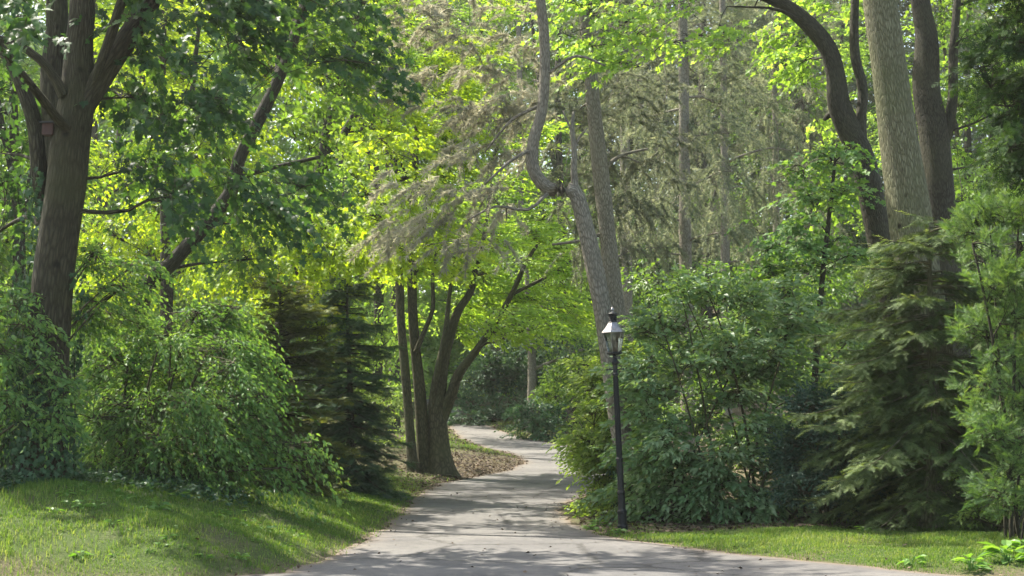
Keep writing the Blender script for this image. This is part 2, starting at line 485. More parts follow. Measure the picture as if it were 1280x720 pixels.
# ------------------------------------------------------------------ plants
def sprays(g, tg, cl, tpl, size, lai, axis, opt):
    """leafy twigs filling ellipsoid cl=(c, r3, attach polyline (K,3)); leaves into g, twigs into tg"""
    c, r, limb = cl
    rs = RS
    L = opt.get('L', 14); tl = opt.get('twig', .7)
    area = math.pi * (r[0] * r[2] + .5 * r[1] * r[2]) / 1.5
    n = int(max(3, opt.get('mul', 3.2) * lai * area / (TPL[tpl][2] * size * size) / L))
    d = nrm(rs.randn(n, 3))
    rad = opt.get('core', .35) + (1 - opt.get('core', .35)) * rs.rand(n, 1) ** .6
    q = d * rad * r
    # clumpy thinning
    w = sum(np.sin((q + c) @ (rs.randn(3) * k) + rs.rand() * 6) for k in (1.1, 1.6, 2.3))
    keep = w > opt.get('thin', -1.3)
    q, d = q[keep], d[keep]
    n = len(q)
    if not n:
        return
    out = nrm(q + (c - axis) * opt.get('outb', .25) + rs.randn(n, 3) * .3)
    flat = opt.get('flat', .4)
    u = out * np.array([1, 1, flat]) + np.array([0, 0, opt.get('rise', -.12)])
    u = nrm(u)
    tlen = tl * rs.uniform(.6, 1.25, n)
    b = c + q - u * tlen[:, None] * .5
    nn = nrm(UP + rs.randn(n, 3) * opt.get('tilt', .55) + out * opt.get('face', .6) + np.array([0, -.45, 0]))
    side = nrm(np.cross(nn, u)); nn = np.cross(u, side)
    s = np.linspace(.08, 1, L)[None] + rs.uniform(-.04, .04, (n, L))
    sg = np.where(np.arange(L) % 2, 1., -1.)[None] * np.ones((n, 1))
    droop = opt.get('droop', .25)
    pos = b[:, None] + u[:, None] * (s * tlen[:, None])[..., None]
    pos[..., 2] -= droop * s ** 2 * tlen[:, None]
    ang = opt.get('ang', .95) * (1.1 - .75 * s) + rs.uniform(-.25, .25, s.shape)
    ld = np.cos(ang)[..., None] * u[:, None] + (np.sin(ang) * sg)[..., None] * side[:, None]
    ld[..., 2] -= opt.get('ldroop', .25) + droop * .8 * s
    ld += rs.randn(n, L, 3) * opt.get('ljit', .15)
    ln = nn[:, None] + rs.randn(n, L, 3) * opt.get('njit', .7)
    pet = opt.get('petiole', .25) * size
    pos = pos + nrm(ld) * pet
    S = size * rs.uniform(.5, 1.25, (n, L)) * rs.uniform(.8, 1.15, (n, 1)) * (1.05 - .25 * s)
    tint = np.clip(.5 + rs.normal(0, .13, (n, 1)) + rs.normal(0, .16, (n, L)) + rs.normal(0, .12), 0, 1)
    place(g, tpl, pos.reshape(-1, 3), ld.reshape(-1, 3), ln.reshape(-1, 3), S.ravel(), tint.ravel())
    if tg is not None:
        K = 6
        j = rs.randint(int(len(limb) * .55), len(limb), n)
        a = limb[j]
        t = np.linspace(0, 1, K)[None, :, None]
        mid = .5 * (a + b) + np.array([0, 0, .08]) * np.linalg.norm(b - a, axis=1, keepdims=True) + rs.randn(n, 3) * .05
        P = (1 - t) ** 2 * a[:, None] + 2 * t * (1 - t) * mid[:, None] + t * t * b[:, None]
        tip = b + u * tlen[:, None] * .9; tip[:, 2] -= droop * .8 * tlen
        P = np.concatenate([P, tip[:, None]], 1)
        R = np.linspace(1, .25, K + 1)[None] * (opt.get('tw', .008) * rs.uniform(.7, 1.3, (n, 1)))
        tubes(tg, P, R, 3)


def limb_to(tg, pool, poolR, c, opt, sides=6):
    """curved limb from the nearest lower wood to point c"""
    P = np.array(pool); dv = c - P
    dist = np.linalg.norm(dv, axis=1)
    cost = dist + np.clip(P[:, 2] - c[2] + opt.get('under', .15) * dist, 0, None) * 1.5
    i = int(np.argmin(cost))
    a = P[i]; D = dist[i]
    K = max(5, int(D / .25))
    t = np.linspace(0, 1, K)[:, None]
    mid = .5 * (a + c) + UP * D * opt.get('arch', .12) + RS.randn(3) * D * .07
    pts = (1 - t) ** 2 * a + 2 * t * (1 - t) * mid + t * t * c
    wv = np.sin(t * np.pi)
    pts = pts + wv * (np.sin(t * 7 + RS.rand() * 6) * RS.randn(3) * .03 * D)
    r0 = min(poolR[i] * .62, .018 * D + .014)
    R = np.linspace(r0, max(.007, r0 * .28), K)
    tubes(tg, pts[None], R[None], sides)
    for p, rr in zip(pts[2::2], R[2::2]):
        pool.append(p); poolR.append(rr)
    return pts


def box_clusters(boxes):
    """boxes: (x0, y0, x1, y1, d0, d1, n, r) in photo pixels / metres -> cluster list"""
    out = []
    for x0, y0, x1, y1, d0, d1, n, r in boxes:
        nx = max(1, int(round(math.sqrt(n * (x1 - x0) / max(1, (y1 - y0))))))
        ny = max(1, int(math.ceil(n / nx)))
        dm = .5 * (d0 + d1) / F
        cell = math.sqrt((x1 - x0) * (y1 - y0) * dm * dm / (nx * ny))
        r = max(r, .60 * cell)
        for i in range(nx):
            for j in range(ny):
                px = x0 + (x1 - x0) * (i + RS.uniform(.15, .85)) / nx
                py = y0 + (y1 - y0) * (j + RS.uniform(.15, .85)) / ny
                c = at(px, py, RS.uniform(d0, d1))
                k = RS.uniform(.75, 1.25)
                out.append((c, np.array([r * k, r * k, r * k * .62])))
    return out


def stem_pts(spec, d, base=True, ws=1.):
    """spec [(px, py, width_px[, depth offset])...]; first point stands on the ground"""
    o = []
    for i, s in enumerate(spec):
        dd = d + (s[3] if len(s) > 3 else 0)
        p = at(s[0], s[1], dd)
        if i == 0 and base:
            p[2] = float(H(p[0], p[1])) - .12
        o.append((*p, s[2] * .5 * ws * dd / F))
    return np.array(o)


def tree(name, label, cat, stems, d, boxes, tpl, size, lai, leafm, barkm, opt=None, group=None, sides=14, extra=None, multi=False, lump=.12, flare=.45, ws=.92):
    opt = dict(opt or {})
    base = stem_pts(stems[0], d, True, ws)[0]
    root = thing(name, label, cat, (base[0], base[1], base[2] + .12), group)
    tg, g = Geo(), Geo()
    pool, poolR = [], []
    for i, s in enumerate(stems):
        on_ground = (i == 0 or multi) and not (len(s[0]) > 4)
        p = catmull(stem_pts(s, d, on_ground, ws), .16)
        st = Geo() if multi else tg
        tubes(st, p[None, :, :3], p[None, :, 3], sides if p[0, 3] > .06 else 8, lump, flare if on_ground else 0, seed=len(name) + i)
        if multi:
            st.build('stem', M[barkm], root, True)
        for k in range(2 if on_ground else 1, len(p), 2):
            pool.append(p[k, :3]); poolR.append(p[k, 3])
    cl = box_clusters(boxes) + list(extra or [])
    P0 = np.array(pool)
    lowz = P0[:, 2].min() + opt.get('clear', .0)
    cl.sort(key=lambda c: np.min(np.linalg.norm(P0 - c[0], axis=1)))
    axis = P0[np.argsort(P0[:, 2])[len(P0) // 2]]
    for c, r in cl:
        limb = limb_to(tg, pool, poolR, c, opt)
        sprays(g, tg if size * F / c[1] > 2.2 or opt.get('twigs') else None, (c, r, limb), tpl, size, lai, axis, opt)
    tg.build('branches' if multi else 'trunk', M[barkm], root, True)
    g.build('crown', M[leafm], root)
    return root


def bush(name, label, cat, px, d, boxes, tpl, size, lai, leafm, barkm='barksmooth', opt=None, group=None, nst=7, spread=.35):
    opt = dict(arch=.05, **(opt or {}))
    x, y = (px - 640) / F * d, d
    z = float(H(x, y))
    root = thing(name, label, cat, (x, y, z), group)
    tg, g = Geo(), Geo()
    pool, poolR = [], []
    cl = box_clusters(boxes)
    cl = [(np.array([c[0], c[1], max(c[2], float(H(c[0], c[1])) + .25)]), r) for c, r in cl]
    top = sorted(cl, key=lambda c: -c[0][2])
    for i in range(nst):
        c = cl[RS.randint(len(cl))][0] if i > 2 else top[i % len(top)][0]
        b = np.array([x + RS.normal(0, spread), y + RS.normal(0, spread), 0]); b[2] = float(H(b[0], b[1])) - .08
        t = np.linspace(0, 1, 9)[:, None]
        mid = np.array([b[0] * .6 + c[0] * .4, b[1] * .6 + c[1] * .4, b[2] * .35 + c[2] * .65]) + RS.randn(3) * .1
        pts = (1 - t) ** 2 * b + 2 * t * (1 - t) * mid + t * t * c
        R = np.linspace(.028, .010, 9) * RS.uniform(.7, 1.3)
        tubes(tg, pts[None], R[None], 6, .1)
        for p, rr in zip(pts[1:], R[1:]):
            pool.append(p); poolR.append(rr)
    axis = np.array([x, y, z])
    for c, r in cl:
        limb = limb_to(tg, pool, poolR, c, opt, 5)
        sprays(g, tg, (c, r, limb), tpl, size, lai, axis, opt)
    tg.build('branches', M[barkm], root, True)
    g.build('foliage', M[leafm], root)
    return root


def conifer(name, label, cat, px, d, top_py, base_r, width, leafm, barkm, z0=.25, whorl=.28, per=6, droop=.35, tw=.16, tpl='needle', dens=1., group=None, lean=0., tipup=.25, irregular=.3, lenpow=.8, gaps=.0):
    x, y = (px - 640) / F * d, d
    z = float(H(x, y))
    h = at(px, top_py, d)[2] - z
    root = thing(name, label, cat, (x, y, z), group)
    tg, g = Geo(), Geo()
    K = max(8, int(h / .25))
    t = np.linspace(0, 1, K)
    tr = np.stack([x + lean * t + .05 * np.sin(t * 5), y + .05 * np.sin(t * 4 + 1), z - .1 + h * t], 1)
    tubes(tg, tr[None], (base_r * (1 - t) ** .9 + .012)[None], 12, .1, .4, seed=len(label))
    O, Y, Z, S, TI = [], [], [], [], []
    zz = z0
    while zz < h * .985:
        f = zz / h
        for b in range(per):
            if RS.rand() < gaps:
                continue
            az = RS.uniform(0, 6.283)
            L = width * (1 - f) ** lenpow * RS.uniform(1 - irregular, 1 + irregular) + .10
            zz_ = zz + RS.uniform(-.5, .5) * whorl
            o = np.array([np.interp(zz_ / h, t, tr[:, 0]), np.interp(zz_ / h, t, tr[:, 1]), z + zz_])
            hd = np.array([math.cos(az), math.sin(az), 0])
            n = max(4, int(L / .14))
            s = np.linspace(0, 1, n)
            slope = .35 * (f - .35) * 2
            pts = o + hd * (s * L)[:, None] + UP * (L * (slope * s - droop * s ** 1.6 + tipup * droop * 1.6 * s ** 4))[:, None]
            pts = pts + RS.randn(3) * .02
            tubes(tg, pts[None], np.linspace(.008 + .012 * L, .004, n)[None], 4)
            sd = np.cross(hd, UP)
            m = int(max(4, L / .085 * dens))
            ss = RS.uniform(.12, 1, m)
            sg = RS.choice([-1, 1], m)
            tl = (L * .42 * (1.05 - ss) + .10) * RS.uniform(.6, 1.2, m)
            pb = np.stack([np.interp(ss, s, pts[:, k]) for k in range(3)], 1)
            dirs = nrm(hd * .65 + sd * sg[:, None] * RS.uniform(.5, 1., m)[:, None] + UP * (-droop * .5 + RS.normal(0, .15, m))[:, None])
            # twig pieces along each side shoot
            for q in range(max(1, int(np.ceil(tl.max() / (tw * .7))))):
                k = q * tw * .7 < tl
                if not k.any():
                    break
                oo = pb[k] + dirs[k] * (q * tw * .7)
                oo[:, 2] -= droop * .35 * (q * tw * .7) ** 2 / max(.2, L) + 0
                for side in (-1, 1, 0):
                    if side and q == 0 and RS.rand() < .3:
                        continue
                    dd = dirs[k] + side * .7 * np.cross(dirs[k], UP) + RS.randn(k.sum(), 3) * .15
                    dd[:, 2] -= droop * .35
                    O.append(oo); Y.append(dd); Z.append(UP + RS.randn(k.sum(), 3) * .35)
                    S.append(tw * RS.uniform(.7, 1.25, k.sum()))
                    TI.append(np.clip(.28 + .5 * ss[k] ** 3 * RS.rand() + RS.normal(0, .12, k.sum()) + (.12 if q * tw * .7 > tl[k].mean() * .7 else 0), 0, 1))
            O.append(pts[-2:]); Y.append(np.tile(hd + UP * .1, (2, 1))); Z.append(np.tile(UP, (2, 1))); S.append(np.full(2, tw * 1.2)); TI.append(np.full(2, .8))
        zz += whorl * RS.uniform(.7, 1.3)
    place(g, tpl, np.concatenate(O), np.concatenate(Y), np.concatenate(Z), np.concatenate(S), np.concatenate(TI))
    tg.build('trunk', M[barkm], root, True)
    g.build('crown', M[leafm], root)
    return root


# ================================================================== SETTING
def ground_material():
    m, nt, out = nodes('soil_and_turf')
    L = nt.links.new
    tc = N(nt, 'ShaderNodeTexCoord')
    n1 = N(nt, 'ShaderNodeTexNoise'); n1.inputs['Scale'].default_value = .7; n1.inputs['Detail'].default_value = 6
    n2 = N(nt, 'ShaderNodeTexNoise'); n2.inputs['Scale'].default_value = 22; n2.inputs['Detail'].default_value = 8; n2.inputs['Roughness'].default_value = .7
    L(tc.outputs['Object'], n1.inputs['Vector']); L(tc.outputs['Object'], n2.inputs['Vector'])
    a = ramp(nt, n2.outputs['Fac'], [(.3, (.050, .040, .026)), (.55, (.125, .10, .066)), (.75, (.21, .17, .12))])
    b = ramp(nt, n2.outputs['Fac'], [(.3, (.035, .055, .016)), (.6, (.07, .10, .028)), (.8, (.12, .13, .05))])
    at_ = N(nt, 'ShaderNodeAttribute', attribute_name='turf')
    mr = N(nt, 'ShaderNodeMath', operation='MULTIPLY')
    r = ramp(nt, n1.outputs['Fac'], [(.32, (.35, .35, .35)), (.5, (1, 1, 1))])
    L(at_.outputs['Fac'], mr.inputs[0]); L(r, mr.inputs[1])
    mx = N(nt, 'ShaderNodeMix', data_type='RGBA'); L(mr.outputs[0], mx.inputs[0]); L(a, mx.inputs[6]); L(b, mx.inputs[7])
    p = N(nt, 'ShaderNodeBsdfPrincipled'); p.inputs['Roughness'].default_value = .95; p.inputs['Specular IOR Level'].default_value = .1
    L(mx.outputs[2], p.inputs['Base Color'])
    bp = N(nt, 'ShaderNodeBump'); bp.inputs['Strength'].default_value = .8; bp.inputs['Distance'].default_value = .04
    L(n2.outputs['Fac'], bp.inputs['Height']); L(bp.outputs[0], p.inputs['Normal'])
    L(p.outputs[0], out.inputs['Surface'])
    return m


def path_material():
    m, nt, out = nodes('worn_asphalt')
    L = nt.links.new
    tc = N(nt, 'ShaderNodeTexCoord')
    big = N(nt, 'ShaderNodeTexNoise'); big.inputs['Scale'].default_value = .55; big.inputs['Detail'].default_value = 7; big.inputs['Roughness'].default_value = .6
    fine = N(nt, 'ShaderNodeTexNoise'); fine.inputs['Scale'].default_value = 70; fine.inputs['Detail'].default_value = 4; fine.inputs['Roughness'].default_value = .8
    mid = N(nt, 'ShaderNodeTexNoise'); mid.inputs['Scale'].default_value = 7; mid.inputs['Detail'].default_value = 6; mid.inputs['Roughness'].default_value = .75
    for n in (big, fine, mid):
        L(tc.outputs['Object'], n.inputs['Vector'])
    c = ramp(nt, big.outputs['Fac'], [(.32, (.115, .111, .107)), (.5, (.148, .143, .137)), (.68, (.185, .177, .166))])
    c2 = ramp(nt, mid.outputs['Fac'], [(.28, (.55, .54, .53)), (.5, (.95, .95, .95)), (.7, (1.12, 1.08, 1.03))])
    c3 = ramp(nt, fine.outputs['Fac'], [(.3, (.62, .62, .62)), (.6, (1, 1, 1))])
    m1 = N(nt, 'ShaderNodeMix', data_type='RGBA', blend_type='MULTIPLY'); m1.inputs[0].default_value = .8
    L(c, m1.inputs[6]); L(c2, m1.inputs[7])
    m2 = N(nt, 'ShaderNodeMix', data_type='RGBA', blend_type='MULTIPLY'); m2.inputs[0].default_value = .8
    L(m1.outputs[2], m2.inputs[6]); L(c3, m2.inputs[7])
    wn = N(nt, 'ShaderNodeMix', data_type='RGBA', blend_type='LINEAR_LIGHT'); wn.inputs[0].default_value = .25
    L(tc.outputs['Object'], wn.inputs[6]); L(mid.outputs['Color'], wn.inputs[7])
    ck = N(nt, 'ShaderNodeTexVoronoi', feature='DISTANCE_TO_EDGE'); ck.inputs['Scale'].default_value = .38
    L(wn.outputs[2], ck.inputs['Vector'])
    cr = ramp(nt, ck.outputs['Distance'], [(.0, (.25, .24, .23)), (.010, (.4, .39, .37)), (.022, (1, 1, 1))])
    pt = N(nt, 'ShaderNodeTexVoronoi'); pt.inputs['Scale'].default_value = .22
    L(wn.outputs[2], pt.inputs['Vector'])
    pr = N(nt, 'ShaderNodeSeparateColor'); L(pt.outputs['Color'], pr.inputs[0])
    pc = ramp(nt, pr.outputs[0], [(.2, (.86, .86, .88)), (.8, (1.06, 1.05, 1.03))])
    m4 = N(nt, 'ShaderNodeMix', data_type='RGBA', blend_type='MULTIPLY'); m4.inputs[0].default_value = .7
    L(m2.outputs[2], m4.inputs[6]); L(cr, m4.inputs[7])
    m5 = N(nt, 'ShaderNodeMix', data_type='RGBA', blend_type='MULTIPLY'); m5.inputs[0].default_value = 1
    L(m4.outputs[2], m5.inputs[6]); L(pc, m5.inputs[7])
    m2 = m5
    # sandy dirt creeping in from the verges
    ed = N(nt, 'ShaderNodeAttribute', attribute_name='edge')
    er = N(nt, 'ShaderNodeMath', operation='MULTIPLY_ADD'); er.inputs[1].default_value = 1.5; er.inputs[2].default_value = -.75
    L(mid.outputs['Fac'], er.inputs[0])
    ea = N(nt, 'ShaderNodeMath', operation='ADD', use_clamp=True); L(er.outputs[0], ea.inputs[0]); L(ed.outputs['Fac'], ea.inputs[1])
    em = N(nt, 'ShaderNodeMath', operation='MULTIPLY'); L(ea.outputs[0], em.inputs[0]); L(ed.outputs['Fac'], em.inputs[1])
    m3 = N(nt, 'ShaderNodeMix', data_type='RGBA'); L(em.outputs[0], m3.inputs[0]); L(m2.outputs[2], m3.inputs[6])
    m3.inputs[7].default_value = (.15, .115, .08, 1)
    p = N(nt, 'ShaderNodeBsdfPrincipled'); p.inputs['Roughness'].default_value = .88; p.inputs['Specular IOR Level'].default_value = .25
    L(m3.outputs[2], p.inputs['Base Color'])
    bp = N(nt, 'ShaderNodeBump'); bp.inputs['Strength'].default_value = .5; bp.inputs['Distance'].default_value = .012
    L(fine.outputs['Fac'], bp.inputs['Height']); L(bp.outputs[0], p.inputs['Normal'])
    L(p.outputs[0], out.inputs['Surface'])
    return m


def grid_mesh(name, X, Y, Zf, mat, attrs=None):
    nx, ny = X.shape[1], X.shape[0]
    V = np.stack([X, Y, Zf], -1).reshape(-1, 3)
    i = np.arange(nx * ny).reshape(ny, nx)
    q = np.stack([i[:-1, :-1], i[:-1, 1:], i[1:, 1:], i[1:, :-1]], -1).reshape(-1, 4)
    return link_mesh(name, V, [q], mat, None, attrs, True)


def axis_steps(segs):
    o = []
    for a, b, s in segs:
        o.append(np.arange(a, b, s))
    return np.concatenate(o + [[segs[-1][1]]])


LITTER_C = at(590, 592, 42.)[:2]


def litter_w(x, y):
    """how littered the soil is: round the clump of stems and along the far wood edge"""
    e = ((x - LITTER_C[0] - .15) / 2.2) ** 2 + ((y - LITTER_C[1]) / 6.0) ** 2
    return np.exp(-e * 1.1)


gx = axis_steps([(-400, -60, 20), (-60, -16, 2), (-16, 14, .2), (14, 60, 2), (60, 400, 20)])
gy = axis_steps([(-120, 8, 4), (8, 14, .5), (14, 62, .2), (62, 110, 1), (110, 200, 5), (200, 800, 40)])
GX, GY = np.meshgrid(gx, gy)
turf = np.clip(np.maximum(tL(GX, GY), tR(GX, GY)) * 2.5, 0, 1) * np.interp(GY, [30, 38], [1, .55]) * (1 - .95 * litter_w(GX, GY)) * np.where((GX > 2.2) & (GY > 22.5), .25, 1) * (1 - np.exp(-(((GX + 6.0) / .9) ** 2 + ((GY - 16.1) / .3) ** 2))) * (1 - np.exp(-(((GX - 5.9) / 1.3) ** 2 + ((GY - 15.9) / .5) ** 2)))
ground = grid_mesh('ground', GX, GY, H(GX, GY), ground_material(), {'turf': turf.ravel()})
tag(ground, kind='structure')

py_ = axis_steps([(-80, 11, 6), (11, 17.5, .06), (17.5, 60, .12), (60, 99, .5)])
k_ = np.linspace(0, 1, 29)
PL, PR = eL(py_), eR(py_)
PX = PL[:, None] * (1 - k_) + PR[:, None] * k_
PY = py_[:, None] + 0 * PX
wd = np.minimum(PX - PL[:, None], PR[:, None] - PX)
path = grid_mesh('path', PX, PY, zp(PY) + .016, path_material(), {'edge': np.exp(-wd / .28).ravel()})
tag(path, kind='structure')


# ------------------------------------------------------------------ grass, litter
def grass_obj(name, label, n, xr, yr, inside, hgt, seed, lush=None):
    rs = np.random.RandomState(seed)
    x = rs.uniform(*xr, n); y = rs.uniform(*yr, n)
    k = inside(x, y, rs)
    x, y = x[k], y[k]; n = len(x)
    cl = .5 + .5 * np.sin(x * 1.3 + 1.1 * np.sin(y * .9)) * np.sin(y * 1.1 + np.sin(x * .7))
    hh = hgt * (.45 + .8 * cl) * rs.uniform(.5, 1.35, n)
    if lush is not None:
        hh = hh * lush(x, y)
    az = rs.uniform(0, 6.283, n)
    ln = rs.uniform(.15, .9, n)
    d = np.stack([np.cos(az), np.sin(az), 0 * az], 1)
    s = np.stack([-np.sin(az), np.cos(az), 0 * az], 1)
    w = (.0035 + .0030 * rs.rand(n)) * np.clip(y / 20., .8, 2.2)
    b = np.stack([x, y, H(x, y) - .01], 1)
    h1 = (hh * .55)[:, None]
    p1 = b + UP * h1 + d * (hh * ln * .22)[:, None]
    p2 = b + UP * (hh * (1 - .35 * ln))[:, None] + d * (hh * ln * .8)[:, None]
    sw = s * w[:, None]
    V = np.stack([b - sw, b + sw, p1 + sw * .8, p1 - sw * .8, p2], 1).reshape(-1, 3)
    i = (np.arange(n) * 5)[:, None]
    quad = i + np.array([[0, 1, 2, 3]]); tri = i + np.array([[3, 2, 4]])
    dry = np.sin(x * .55 + 2) * np.sin(y * .8 + x * .3) + .7 * np.sin(x * 2.3 + np.sin(y * 1.9)) * np.sin(y * 2.7 + 1.3 * x) + .5 * np.sin(x * 5.1 + y) * np.sin(y * 4.3 - x)
    tint = np.clip(.42 + .17 * dry + rs.normal(0, .16, n) + (rs.rand(n) < .06) * .4, 0, 1)
    o = link_mesh(name, V, [quad, tri], M['grass'], None, {'tint': np.repeat(tint, 5)})
    return tag(o, label, 'grass', kind='stuff')


def in_left(x, y, rs):
    t = tL(x, y)
    k = (t > rs.uniform(-.16, .22, len(x))) & (litter_w(x, y) < rs.uniform(.15, .8, len(x)))
    patch = np.sin(x * 2.1 + np.sin(y * 1.7)) * np.sin(y * 1.9 + x)
    k &= ~((patch > .45) & (rs.rand(len(x)) < .7))
    k &= rs.rand(len(x)) > .8 * np.exp(-(((x + 6.0) / .9) ** 2 + ((y - 16.1) / .3) ** 2))
    k &= rs.rand(len(x)) < np.interp(t, [0, .5], [.45, 1])
    return k & (rs.rand(len(x)) < np.interp(y, [16, 20, 30, 45], [1, .85, .5, .35]))


def in_right(x, y, rs):
    t = tR(x, y)
    k = t > rs.uniform(-.16, .22, len(x))
    k &= rs.rand(len(x)) < np.interp(t, [0, .6], [.4, 1])
    k &= rs.rand(len(x)) > .95 * np.exp(-(((x - 5.9) / 1.3) ** 2 + ((y - 15.9) / .5) ** 2))
    return k & (y < 22.6 + .6 * np.sin(x * 1.3)) | (k & (rs.rand(len(x)) < .12))


def long_left(x, y):
    return np.interp(x + .35 * (y - 18), [-6.5, -5.0, -3.6], [1.7, 1.15, .9])


grass_obj('grass', 'uneven green grass on the sloping left bank', 330000, (-9.5, -1.0), (15.6, 40), in_left, .085, 11, long_left)
grass_obj('grass', 'short bright grass on the flat right verge', 170000, (.9, 9.5), (12.5, 25), in_right, .075, 12)
grass_obj('grass', 'thin grass strip along the far bend of the path', 40000, (-7, 6), (40, 80),
          lambda x, y, rs: ((tL(x, y) > .1) | (tR(x, y) > .05)) & (np.maximum(tL(x, y), tR(x, y)) < 2.6) & (litter_w(x, y) < .3), .10, 13)


def scatter_leaves(name, label, n, xr, yr, prob, seed, size):
    rs = np.random.RandomState(seed)
    x = rs.uniform(*xr, n); y = rs.uniform(*yr, n)
    k = rs.rand(n) < prob(x, y)
    x, y = x[k], y[k]; n = len(x)
    on = (tL(x, y) < 0) & (tR(x, y) < 0)
    z = np.where(on, zp(y) + .02, H(x, y) + .012) + rs.uniform(0, .02, n)
    g = Geo()
    az = rs.uniform(0, 6.28, n)
    Y = np.stack([np.cos(az), np.sin(az), rs.normal(0, .25, n)], 1)
    place(g, 'lobed', np.stack([x, y, z], 1), Y, UP + rs.randn(n, 3) * .35, size * rs.uniform(.5, 1.2, n), np.clip(rs.normal(.5, .22, n), 0, 1))
    o = g.build(name, M['litter'])
    return tag(o, label, 'leaf litter', kind='stuff')


scatter_leaves('leaf_litter', 'brown fallen leaves and mulch round the foot of the many-stemmed tree', 34000, (-7, 3), (34, 54),
               lambda x, y: (tL(x, y) > -.12) * np.clip(litter_w(x, y) * 1.5, 0, 1), 21, .085)
scatter_leaves('leaf_litter', 'scattered dry leaves along the edges of the asphalt path', 9000, (-6, 9), (14, 45),
               lambda x, y: np.exp(-np.abs(np.minimum(np.abs(tL(x, y)), np.abs(tR(x, y)))) / .18) * .55 + .006, 22, .055)
scatter_leaves('leaf_litter', 'brown leaf litter on the soil beneath the right shrubs and conifers', 22000, (1.2, 11), (22.4, 34),
               lambda x, y: (tR(x, y) > .1) * .6, 23, .08)
scatter_leaves('leaf_litter', 'brown leaves strewn over the far slope where the path disappears', 24000, (-8, 8), (54, 92),
               lambda x, y: ((tL(x, y) > -.05) | (tR(x, y) > -.05)) * .6, 24, .13)


scatter_leaves('leaf_litter', 'a few dry leaves and scraps lying on the grass and the asphalt', 2600, (-9, 9), (15, 36),
               lambda x, y: .16 + .5 * ((np.minimum(np.abs(tL(x, y)), np.abs(tR(x, y)))) < .4), 25, .06)


# ================================================================== STREET LAMP
def ring_lathe(g, prof, sides, c=(0, 0, 0), rot=0.):
    a = np.linspace(0, 2 * np.pi, sides, endpoint=False) + rot
    V = np.concatenate([np.stack([c[0] + r * np.cos(a), c[1] + r * np.sin(a), np.full(sides, c[2] + z)], 1) for r, z in prof])
    i = np.arange(len(prof) * sides).reshape(len(prof), sides)
    q = np.stack([i[:-1], np.roll(i[:-1], -1, 1), np.roll(i[1:], -1, 1), i[1:]], -1).reshape(-1, 4)
    g.add(V, [q, i[-1:][:, :], i[:1, ::-1]])


